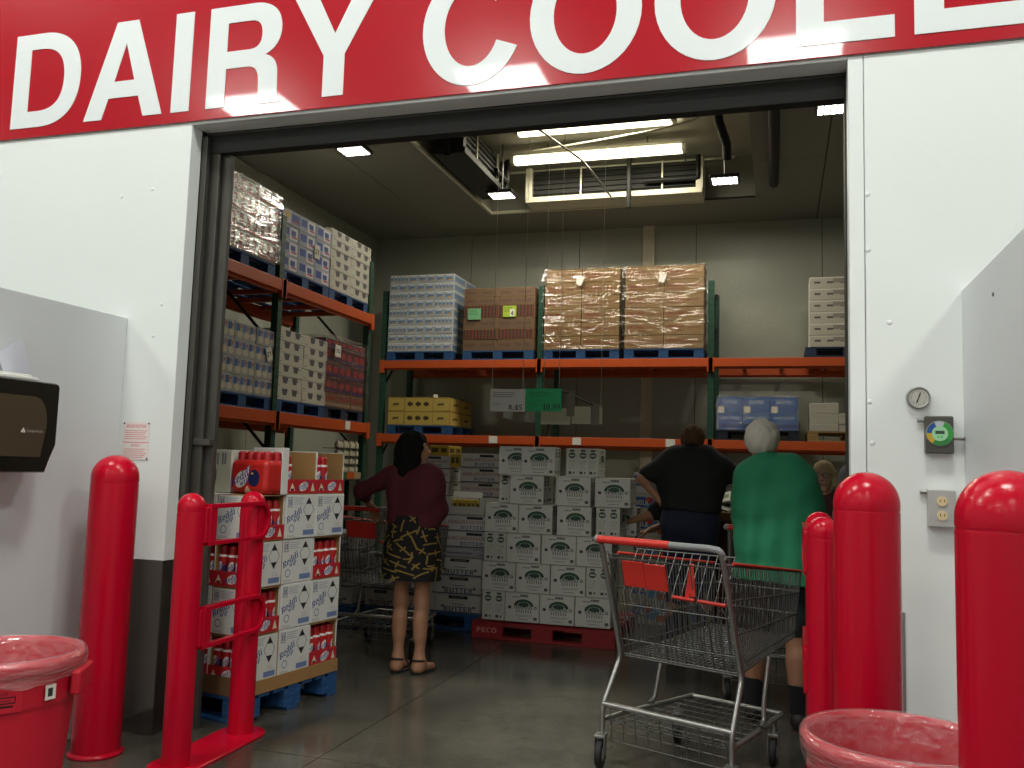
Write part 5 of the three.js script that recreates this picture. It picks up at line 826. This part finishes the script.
function handCaps(Wr, dir, palm, curl, spread = 1, sc = 1) {    // wrist, finger direction, palm normal, curl per joint; thumb side is dir x palm
  const d = V(...dir).normalize(), n = V(...palm).normalize(), s = d.clone().cross(n).normalize().multiplyScalar(spread), o = V(...Wr), out = [], A = (v) => [v.x, v.y, v.z];
  const P = (a, b, c) => o.clone().addScaledVector(d, a * sc).addScaledVector(s, b * sc).addScaledVector(n, c * sc);
  [0.028, 0.01, -0.009, -0.027].forEach((off, i) => {
    out.push([A(P(0.0, off * 0.6, 0)), A(P(0.085 - i * 0.004, off, 0)), 0.015 * sc, 0.0115 * sc]);
    let p = P(0.085 - i * 0.004, off, 0), a = 0; const len = [0.042, 0.047, 0.044, 0.035][i];
    for (let k = 0; k < 3; k++) { a += curl * (k ? 1 : 0.7); const q = p.clone().addScaledVector(d, Math.cos(a) * len * sc * (1 - k * 0.22)).addScaledVector(n, Math.sin(a) * len * sc * (1 - k * 0.22)); out.push([A(p), A(q), (0.0098 - k * 0.0008) * sc, (0.009 - k * 0.0008) * sc]); p = q; }
  });
  out.push([A(P(0.015, 0.02, 0)), A(P(0.045, 0.048, 0.012)), 0.014 * sc, 0.0115 * sc], [A(P(0.045, 0.048, 0.012)), A(P(0.075, 0.056, 0.03)), 0.011 * sc, 0.0095 * sc], [A(P(0.075, 0.056, 0.03)), A(P(0.095, 0.05, 0.045)), 0.0095 * sc, 0.008 * sc]);
  return out;
}
function person(label, pos, turn, o) {
  const t = thing('person', label, 'person', pos, turn), s = o.scale || 1;
  const j = o.joints, skin = lin(o.skin), body = [], A = j.arms, L = j.legs;
  // trunk: shoulders, chest, waist, pelvis given as [halfWidth, y, z, radius]
  const tr = j.trunk.map(([hw, y, z, r]) => [[-hw, y, z], [hw, y, z], r, r]);
  body.push(...tr.map((c) => [c[0], c[1], c[2] * 0.93, c[3] * 0.93]));
  for (let i = 0; i + 1 < j.trunk.length; i++) { const a = j.trunk[i], b = j.trunk[i + 1]; for (const f of [0.5]) { const m = a.map((v, q) => v + (b[q] - v) * f); body.push([[-m[0], m[1], m[2]], [m[0], m[1], m[2]], m[3] * 0.92, m[3] * 0.92]); } }
  body.push([j.neck[0], j.neck[1], 0.06, 0.052]);
  for (const a of A) { body.push([a[0], a[1], 0.052, 0.04], [a[1], a[2], 0.04, 0.026]); }
  for (const l of L) { body.push([l[0], l[1], 0.09 * (o.leg || 1), 0.055 * (o.leg || 1)], [l[1], l[2], 0.056 * (o.leg || 1), 0.034]); const m = [0, 1, 2].map((q) => l[1][q] * 0.7 + l[2][q] * 0.3); m[2] -= 0.014; const m2 = [0, 1, 2].map((q) => m[q] * 0.6 + l[2][q] * 0.4); body.push([m, m2, 0.05 * (o.leg || 1), 0.04 * (o.leg || 1)]); body.push([[l[2][0], l[2][1] - 0.045, l[2][2] - 0.02], [l[3][0], l[3][1], l[3][2]], 0.034, 0.026], [l[2], [l[2][0], l[2][1] - 0.05, l[2][2] - 0.02], 0.034, 0.034]); }
  const bodyF = capsField(body, 0.045);
  const geos = [];
  { const [lo, hi] = boundsOf(body, 0.03); geos.push(nets(bodyF, lo, hi, 0.0125)); }
  // hands
  for (const h of o.hands || []) { const l = handCaps(...h), f = capsField(l, 0.007), [lo, hi] = boundsOf(l, 0.01); geos.push(nets(f, lo, hi, 0.004)); }
  // head in its own frame, facing local +z
  const hc = j.head, hy = o.headYaw || 0, hp = o.headPitch || 0, rot = new T.Matrix4().makeRotationFromEuler(new T.Euler(hp, hy, 0, 'YXZ')).setPosition(...hc);
  const headParts = [[[0, 0.03, -0.012], [0.076, 0.09, 0.096]], [[0, -0.035, 0.022], [0.06, 0.078, 0.07]]], small = [[[0, 0.012, 0.084], [0, -0.022, 0.104], 0.008, 0.0125], [[-0.018, -0.058, 0.082], [0.018, -0.058, 0.082], 0.0065, 0.0065], [[-0.02, -0.1, 0.058], [0.02, -0.1, 0.058], 0.02, 0.02], [[-0.045, 0.033, 0.07], [0.045, 0.033, 0.07], 0.012, 0.012], [[0, -0.06, -0.02], [0, -0.14, -0.03], 0.05, 0.052]], ears = [[[-0.078, -0.008, -0.005], [0.012, 0.03, 0.018]], [[0.078, -0.008, -0.005], [0.012, 0.03, 0.018]]];
  const f1 = capsField(headParts, 0.03), f2 = capsField(small, 0.01), f3 = capsField(ears, 0.004);
  const headF = (x, y, z) => { let d = smin(f1(x, y, z), f2(x, y, z), 0.016); for (const e of [-1, 1]) d = Math.max(d, -(Math.hypot(x - e * 0.031, y - 0.012, z - 0.1) - 0.017)); for (const e of [-1, 1]) d = smin(d, Math.hypot(x - e * 0.031, y - 0.012, z - 0.072) - 0.0135, 0.003); return smin(d, f3(x, y, z), 0.008); };
  const hg = nets(headF, [-0.11, -0.2, -0.13], [0.11, 0.14, 0.13], 0.0055);
  const lip = lin(o.lips || 0x8a4a40), white = lin(0xcfcac2), iris = lin(0x2a1c14), brow = lin(o.hairColor);
  paint(hg, (x, y, z) => { const ex = Math.abs(x) - 0.031, ey = y - 0.012; if (z > 0.07 && Math.hypot(ex, ey * 1.6) < 0.0125) return Math.hypot(ex, ey) < 0.006 ? iris : white; if (z > 0.065 && Math.hypot(x * 0.35, y + 0.058) < 0.0075) return lip; if (z > 0.06 && Math.abs(ex) < 0.017 && Math.abs(y - 0.035) < 0.0045) return brow; return skin; });
  hg.applyMatrix4(rot);
  for (const g of geos) paint(g, () => skin);
  geos.push(hg);
  part('body', mergeGeometries(geos), std(0xffffff, 0.55, { vertexColors: true }), t);
  // hair
  if (o.hair) {
    const hair = o.hair.caps || [], fH0 = capsField([[[0, 0.036, -0.016], [0.086, 0.098, 0.104]], ...hair], 0.03), cut = o.hair.face || [[0, -0.045, 0.09], [0.066, 0.092, 0.075]];
    const fH = (x, y, z) => fH0(x, y, z) + 0.003 * Math.sin(x * 95 + Math.sin(y * 40) * 1.5) * Math.sin(z * 70 + y * 25) + 0.002 * Math.sin(y * 60 + x * 120);
    const F = (x, y, z) => Math.max(fH(x, y, z), -ell(x, y, z, cut), o.hair.below !== undefined ? o.hair.below - y - (o.hair.slope || 0) * z : -1);
    const g = nets(F, [-0.15, -0.34, -0.18], [0.15, 0.16, 0.14], 0.007); g.applyMatrix4(rot);
    part('hair', g, std(o.hairColor, 0.85, { specularIntensity: 0.35 }), t);
  }
  // clothes: inflated trunk and limbs cut at hem, cuffs and neckline
  const c = o.top, shirt = tr.map((q) => [q[0], q[1], q[2] + c.slack, q[3] + c.slack]);
  for (let i = 0; i + 1 < j.trunk.length; i++) { const a = j.trunk[i], b = j.trunk[i + 1], m = a.map((v, q) => (v + b[q]) / 2); shirt.push([[-m[0], m[1], m[2]], [m[0], m[1], m[2]], m[3] + c.slack, m[3] + c.slack]); }
  if (c.skirting) shirt.push(...c.skirting);
  for (const a of A) { const k = c.sleeve, e = k > 1 ? a[1] : a[0].map((v, q) => v + (a[1][q] - v) * k); shirt.push([a[0], e, 0.062 + c.slack * 0.5, (k > 1 ? 0.05 : 0.064) + c.slack * 0.5]); if (k > 1) { const w = a[1].map((v, q) => v + (a[2][q] - v) * (k - 1)); shirt.push([a[1], w, 0.05 + c.slack * 0.5, 0.038 + c.slack * 0.5]); } }
  const fS = capsField(shirt, 0.05), folds = (x, y, z) => 0.0035 * Math.sin(x * 38 + y * 6 + z * 9) + 0.003 * Math.sin(y * 31 + x * 14 - z * 22);
  const FS = (x, y, z) => Math.max(fS(x, y, z) + folds(x, y, z) * (c.fold ?? 1) + (c.drape || 0) * Math.sin(x * 52 + Math.sin(y * 5) * 1.2 + z * 15) * Math.min(1, Math.max(0, (1.42 - y) * 3)), c.hem - y + 0.012 * Math.sin(x * 9), Math.hypot(x - j.neck[0][0], (y - j.neck[1][1] + 0.02) * 0.9, z - j.neck[1][2]) * -1 + 0.068);
  { const [lo, hi] = boundsOf(shirt, 0.035); lo[1] = Math.max(lo[1], c.hem - 0.05); part(c.name, nets(FS, lo, hi, 0.0125), std(c.color, 0.85, { sheen: 0.3 }), t); }
  const bt = o.bottom;
  if (bt && bt.kind !== 'skirt') {
    const pel = j.trunk[j.trunk.length - 1], pants = [[[-pel[0], pel[1], pel[2]], [pel[0], pel[1], pel[2]], pel[3] + 0.012, pel[3] + 0.012]];
    const wst = j.trunk[j.trunk.length - 2]; pants.push([[-wst[0], (wst[1] + pel[1]) / 2, wst[2]], [wst[0], (wst[1] + pel[1]) / 2, wst[2]], wst[3] + 0.008, wst[3] + 0.008]);
    for (const l of L) { pants.push([l[0], l[1], 0.105 * (o.leg || 1), 0.075]); if (bt.cut < l[1][1]) pants.push([l[1], l[2], 0.074, 0.06]); }
    const f = capsField(pants, 0.05), F = (x, y, z) => Math.max(f(x, y, z) + folds(x, y, z), bt.cut - y, y - bt.top);
    const [lo, hi] = boundsOf(pants, 0.03); const p = part(bt.name, nets(F, [lo[0], bt.cut - 0.04, lo[2]], [hi[0], bt.top + 0.04, hi[2]], 0.0125), std(bt.color, 0.85), t);
    if (bt.belt) { const g = nets((x, y, z) => Math.max(f(x, y, z) - 0.006, Math.abs(y - bt.top + 0.025) - 0.02), [lo[0] - 0.02, bt.top - 0.08, lo[2] - 0.02], [hi[0] + 0.02, bt.top + 0.03, hi[2] + 0.02], 0.01); part('belt', g, std(bt.belt, 0.6), p); }
  }
  if (o.shoes) for (const l of L) {
    const a = l[2], b = l[3], sh = [[[a[0], 0.05, a[2] - 0.03], [b[0], 0.04, b[2] + 0.01], 0.046, 0.042], [[a[0], 0.075, a[2] - 0.015], [a[0], 0.055, a[2] + 0.05], 0.044, 0.042]];
    const f = capsField(sh, 0.02), [lo, hi] = boundsOf(sh, 0.02); part('shoe', nets((x, y, z) => Math.max(f(x, y, z), -y + 0.001), [lo[0], -0.02, lo[2]], hi, 0.009), std(o.shoes, 0.6), t);
    if (o.socks) part('sock', rod([a[0], 0.08, a[2] - 0.012], [a[0], 0.24, a[2] - 0.006], 0.046, 0.056, 16), std(o.socks, 0.9), t);
  }
  return t;
}
// the woman in maroon: back to us, head turned to the right, left hand on the cart handle
{
  const w = person('woman in maroon sweater and dark yellow-patterned skirt holding a cart', [-2.425, 0, -5.72], Math.PI - 0.08, {
    skin: 0xa8795c, hairColor: 0x0c0a0a, lips: 0x8c4640, headYaw: -1.15, headPitch: 0.0, leg: 0.84,
    joints: {
      head: [0.02, 1.515, 0.01], neck: [[0.01, 1.36, -0.015], [0.015, 1.45, 0.0]],
      trunk: [[0.105, 1.335, -0.02, 0.07], [0.09, 1.22, -0.015, 0.1], [0.075, 1.06, 0, 0.095], [0.075, 0.92, -0.005, 0.108]],
      arms: [[[0.165, 1.34, -0.02], [0.42, 1.215, 0.0], [0.47, 1.12, 0.17]], [[-0.155, 1.34, -0.02], [-0.17, 1.1, 0.03], [-0.06, 1.06, 0.2]]],
      legs: [[[0.085, 0.86, 0], [0.085, 0.47, 0.02], [0.07, 0.085, -0.02], [0.075, 0.026, 0.12]], [[-0.085, 0.86, 0], [-0.075, 0.47, 0.02], [-0.085, 0.085, 0.0], [-0.115, 0.026, 0.13]]],
    },
    hands: [[[0.472, 1.11, 0.185], [0.02, -0.45, 0.85], [0, -1, -0.2], 0.75, -1], [[-0.08, 1.06, 0.205], [0.9, -0.1, 0.4], [0, -1, 0.1], 0.4, 1]],
    hair: { caps: [[[-0.045, 0.0, -0.045], [-0.06, -0.2, -0.06], 0.065, 0.05], [[0.045, 0.0, -0.045], [0.06, -0.2, -0.06], 0.065, 0.05], [[0, 0.0, -0.07], [0, -0.23, -0.095], 0.07, 0.055], [[0.075, 0.0, 0.02], [0.085, -0.17, 0.01], 0.035, 0.035], [[-0.075, 0.0, 0.02], [-0.085, -0.17, 0.01], 0.035, 0.035]], face: [[0, -0.06, 0.1], [0.064, 0.115, 0.085]] },
    top: { name: 'sweater', color: 0x4d0f1b, slack: 0.012, sleeve: 1.5, hem: 0.995 },
  });
  // flared knee-length skirt with scattered yellow strokes
  const tex = canvasTex(1024, 512, (g) => { g.fillStyle = '#0c0b0d'; g.fillRect(0, 0, 1024, 512); g.strokeStyle = '#8d7434'; g.lineCap = 'round'; g.lineWidth = 11; for (let k = 0; k < 92; k++) { const x = (k * 137.5) % 1024, y = 30 + (k * 71.3) % 450, a = rr(0, 6.28), L = rr(26, 60); g.beginPath(); g.moveTo(x - L * Math.cos(a), y - L * Math.sin(a)); g.quadraticCurveTo(x + rr(-12, 12), y + rr(-12, 12), x + L * Math.cos(a), y + L * Math.sin(a)); g.stroke(); if (k % 2) { g.beginPath(); g.moveTo(x - 20 * Math.sin(a), y + 20 * Math.cos(a)); g.lineTo(x + 20 * Math.sin(a), y - 20 * Math.cos(a)); g.stroke(); } } });
  const g = lathe([[0.172, 1.06], [0.185, 1.0], [0.206, 0.9], [0.215, 0.8], [0.217, 0.7], [0.214, 0.625], [0.206, 0.625], [0.208, 0.75]], 72), p = g.attributes.position, u = g.attributes.uv;
  for (let i = 0; i < p.count; i++) { const a = Math.atan2(p.getZ(i), p.getX(i)), y = p.getY(i), k = 1 + 0.02 * Math.sin(a * 9) * (1.05 - y) * 2.5; p.setXYZ(i, p.getX(i) * k, y, p.getZ(i) * k * 0.72 - 0.005); u.setXY(i, u.getX(i), (y - 0.6) / 0.47); }
  g.computeVertexNormals(); part('skirt', g, std(0xffffff, 0.85, { map: tex, side: T.DoubleSide }), w);
  for (const [fx, fz, a] of [[0.07, -0.02, 0], [-0.085, 0, -0.2]]) {           // flat sandals with ankle strap
    const so = new T.Shape(); so.absellipse(0, 0, 0.045, 0.125, 0, Math.PI * 2); const sg = new T.ExtrudeGeometry(so, { depth: 0.008, bevelSize: 0.003, bevelThickness: 0.002 }).rotateX(-Math.PI / 2).rotateY(a).translate(fx - 0.01, 0.003, fz + 0.05);
    const sd = part('sandal', sg, M.black, w); part('strap', new T.TorusGeometry(0.042, 0.007, 8, 28).rotateX(Math.PI / 2 + 0.15).scale(1, 1, 1.1).translate(fx, 0.085, fz - 0.012), M.black, sd); part('toe_strap', new T.TorusGeometry(0.042, 0.008, 8, 20, Math.PI).translate(fx, 0.012, fz + 0.1), M.black, sd);
  }
}
// the man in black: back to us, stooping a little, left hand on his hip
person('man in black T-shirt and jeans, hand on hip, beyond the carts', [-0.655, 0, -7.0], Math.PI, {
  skin: 0x9c6d52, hairColor: 0x5a4331, headYaw: 0.1, headPitch: 0.35, leg: 1.1,
  joints: {
    head: [0.0, 1.645, 0.13], neck: [[0, 1.52, 0.06], [0, 1.58, 0.1]],
    trunk: [[0.1, 1.535, 0.06, 0.075], [0.14, 1.46, 0.05, 0.1], [0.115, 1.33, 0.03, 0.125], [0.085, 1.18, 0, 0.12], [0.08, 1.02, -0.03, 0.132]],
    arms: [[[0.21, 1.48, 0.05], [0.37, 1.35, -0.02], [0.215, 1.17, -0.04]], [[-0.21, 1.48, 0.05], [-0.37, 1.37, 0.12], [-0.42, 1.2, 0.36]]],
    legs: [[[0.1, 0.98, -0.02], [0.11, 0.53, 0.0], [0.11, 0.09, -0.03], [0.13, 0.03, 0.14]], [[-0.1, 0.98, -0.02], [-0.11, 0.53, 0.0], [-0.12, 0.09, -0.03], [-0.15, 0.03, 0.14]]],
  },
  hands: [[[0.21, 1.165, -0.045], [-0.75, -0.45, -0.1], [-0.5, 0.6, 0.6], 0.3, 1, 1.1], [[-0.42, 1.19, 0.37], [0, -0.5, 0.8], [0, -0.8, -0.5], 0.4, 1, 1.1]],
  hair: { caps: [[[0, 0.036, -0.02], [0.09, 0.1, 0.108]]], below: -0.06, slope: 0.25 },
  top: { name: 'tshirt', color: 0x0b0b0d, slack: 0.02, sleeve: 0.72, hem: 1.12 },
  bottom: { kind: 'jeans', name: 'jeans', color: 0x141c33, top: 1.17, cut: 0.06, belt: 0x0b0b0d }, shoes: 0x1b1816,
});
// the man in green: back to us, white hair, loose green shirt over shorts
person('white-haired man in loose green shirt standing behind the wire cart', [-0.012, 0, -5.38], Math.PI, {
  skin: 0xa6765a, hairColor: 0xd9d3c7, headYaw: -0.15, headPitch: 0.12, leg: 1.08,
  joints: {
    head: [0.08, 1.592, 0.04], neck: [[0.05, 1.44, 0.0], [0.07, 1.51, 0.02]],
    trunk: [[0.06, 1.445, -0.01, 0.07], [0.11, 1.39, -0.01, 0.082], [0.095, 1.28, 0.0, 0.115], [0.085, 1.12, 0.02, 0.12], [0.085, 0.95, 0.0, 0.125]],
    arms: [[[0.16, 1.39, 0], [0.19, 1.16, 0.08], [0.19, 1.07, 0.3]], [[-0.13, 1.385, 0], [-0.215, 1.16, 0.05], [-0.24, 1.07, 0.27]]],
    legs: [[[0.08, 0.92, 0], [0.11, 0.49, 0.06], [0.13, 0.09, 0.06], [0.15, 0.03, 0.22]], [[-0.08, 0.92, 0], [-0.11, 0.49, 0.02], [-0.12, 0.09, -0.06], [-0.15, 0.03, 0.1]]],
  },
  hands: [[[0.19, 1.07, 0.31], [-0.1, -0.3, 0.9], [0, -1, -0.2], 0.6, -1, 1.05], [[-0.24, 1.07, 0.28], [0.1, -0.3, 0.9], [0, -1, -0.2], 0.6, 1, 1.05]],
  hair: { caps: [[[0, 0.03, -0.02], [0.098, 0.108, 0.112]]], below: -0.095, slope: 0.25 },
  top: { name: 'shirt', color: 0x2b8a62, slack: 0.022, sleeve: 0.95, hem: 0.8, fold: 1.0, drape: 0.006, skirting: [[[-0.095, 0.8, 0], [0.095, 0.8, 0], 0.152, 0.152]] },
  bottom: { kind: 'shorts', name: 'shorts', color: 0x23262b, top: 0.98, cut: 0.5 }, shoes: 0x201a18, socks: 0x15161c,
});
// the fair-haired woman facing us beyond the right jamb
person('fair-haired woman with glasses facing us beside the right jamb', [0.35, 0, -7.55], -0.12, {
  skin: 0xb98d74, hairColor: 0xb39f7c, lips: 0x94524a, headYaw: -0.1, headPitch: 0.02,
  joints: {
    head: [0, 1.41, 0.02], neck: [[0, 1.25, 0], [0, 1.33, 0.01]],
    trunk: [[0.12, 1.22, 0, 0.075], [0.11, 1.1, 0.01, 0.1], [0.09, 0.97, 0, 0.1], [0.095, 0.84, 0, 0.115]],
    arms: [[[0.17, 1.21, 0], [0.22, 0.98, 0.02], [0.16, 0.86, 0.2]], [[-0.17, 1.21, 0], [-0.22, 0.98, 0.02], [-0.16, 0.86, 0.2]]],
    legs: [[[0.085, 0.8, 0], [0.085, 0.44, 0.02], [0.08, 0.085, -0.02], [0.085, 0.026, 0.12]], [[-0.085, 0.8, 0], [-0.085, 0.44, 0.02], [-0.08, 0.085, -0.02], [-0.085, 0.026, 0.12]]],
  },
  hands: [[[0.16, 0.86, 0.2], [-0.3, -0.2, 0.9], [0, -1, -0.2], 0.5, -1], [[-0.16, 0.86, 0.2], [0.3, -0.2, 0.9], [0, -1, -0.2], 0.5, 1]],
  hair: { caps: [[[-0.078, 0.02, -0.01], [-0.085, -0.06, -0.005], 0.03, 0.026], [[0.078, 0.02, -0.01], [0.085, -0.06, -0.005], 0.03, 0.026]], below: -0.09, face: [[0, -0.045, 0.1], [0.062, 0.1, 0.085]] },
  top: { name: 'blouse', color: 0x4b2a2b, slack: 0.014, sleeve: 1.6, hem: 0.84 }, bottom: { kind: 'trousers', name: 'trousers', color: 0x24242a, top: 0.92, cut: 0.06 }, shoes: 0x1a1a1a,
}).add(((g) => { const m = mesh('glasses', g, M.rackDark); m.position.set(0, 1.422, 0.025); m.rotation.y = -0.1; return m; })(merge([new T.TorusGeometry(0.021, 0.0018, 6, 24).translate(-0.031, 0, 0.1), new T.TorusGeometry(0.021, 0.0018, 6, 24).translate(0.031, 0, 0.1), rod([-0.01, 0.004, 0.1], [0.01, 0.004, 0.1], 0.002), rod([-0.052, 0.004, 0.098], [-0.08, 0.006, 0.0], 0.0018), rod([0.052, 0.004, 0.098], [0.08, 0.006, 0.0], 0.0018)])));
// a shopper in grey, almost hidden by the right jamb
person('shopper in grey sweater mostly hidden behind the right door jamb', [0.665, 0, -6.35], Math.PI, {
  skin: 0xa6765a, hairColor: 0x2a2018, headYaw: 0,
  joints: {
    head: [0, 1.62, 0.03], neck: [[0, 1.46, 0], [0, 1.54, 0.01]], trunk: [[0.14, 1.42, 0, 0.085], [0.13, 1.28, 0, 0.12], [0.105, 1.1, 0, 0.115], [0.1, 0.95, 0, 0.13]],
    arms: [[[0.2, 1.41, 0], [0.25, 1.15, 0.03], [0.22, 1.0, 0.24]], [[-0.2, 1.41, 0], [-0.25, 1.15, 0.03], [-0.22, 1.0, 0.24]]],
    legs: [[[0.095, 0.92, 0], [0.1, 0.49, 0.02], [0.1, 0.09, -0.02], [0.11, 0.03, 0.14]], [[-0.095, 0.92, 0], [-0.1, 0.49, 0.02], [-0.1, 0.09, -0.02], [-0.11, 0.03, 0.14]]],
  },
  hands: [[[0.22, 1.0, 0.24], [-0.1, -0.3, 0.9], [0, -1, -0.2], 0.5, -1], [[-0.22, 1.0, 0.24], [0.1, -0.3, 0.9], [0, -1, -0.2], 0.5, 1]],
  hair: { caps: [], below: -0.05, slope: 0.25 }, top: { name: 'sweater', color: 0x75777c, slack: 0.02, sleeve: 1.8, hem: 0.88 }, bottom: { kind: 'trousers', name: 'trousers', color: 0x1e2026, top: 1.0, cut: 0.06 }, shoes: 0x1a1a1a,
});
// a shopper bending behind the man in black, arm stretched towards the milk cases
person('dark-clad shopper behind the man in black reaching left', [-0.8, 0, -7.62], -Math.PI / 2, {
  skin: 0xa8785a, hairColor: 0x1c1510, headYaw: 0, headPitch: 0.3, scale: 1,
  joints: {
    head: [0.0, 1.36, 0.12], neck: [[0, 1.22, 0.06], [0, 1.29, 0.09]], trunk: [[0.13, 1.18, 0.05, 0.08], [0.12, 1.06, 0.03, 0.11], [0.1, 0.93, 0, 0.11], [0.1, 0.82, -0.02, 0.125]],
    arms: [[[0.18, 1.18, 0.05], [0.22, 1.06, 0.2], [0.2, 0.98, 0.42]], [[-0.18, 1.18, 0.05], [-0.25, 0.98, 0.08], [-0.15, 0.9, 0.28]]],
    legs: [[[0.09, 0.78, 0], [0.09, 0.43, 0.03], [0.09, 0.085, -0.02], [0.1, 0.028, 0.12]], [[-0.09, 0.78, 0], [-0.09, 0.43, 0.03], [-0.09, 0.085, -0.02], [-0.1, 0.028, 0.12]]],
  },
  hands: [[[0.2, 0.975, 0.43], [0, -0.25, 0.95], [0, -1, -0.2], 0.4, -1], [[-0.15, 0.9, 0.28], [0.2, -0.3, 0.9], [0, -1, -0.2], 0.5, 1]],
  hair: { caps: [], below: -0.06, slope: 0.25 }, top: { name: 'tshirt', color: 0x17161a, slack: 0.016, sleeve: 0.8, hem: 0.8 }, bottom: { kind: 'trousers', name: 'trousers', color: 0x1b1f2a, top: 0.87, cut: 0.06 }, shoes: 0x1a1a1a,
});
renderer.render(scene, camera);
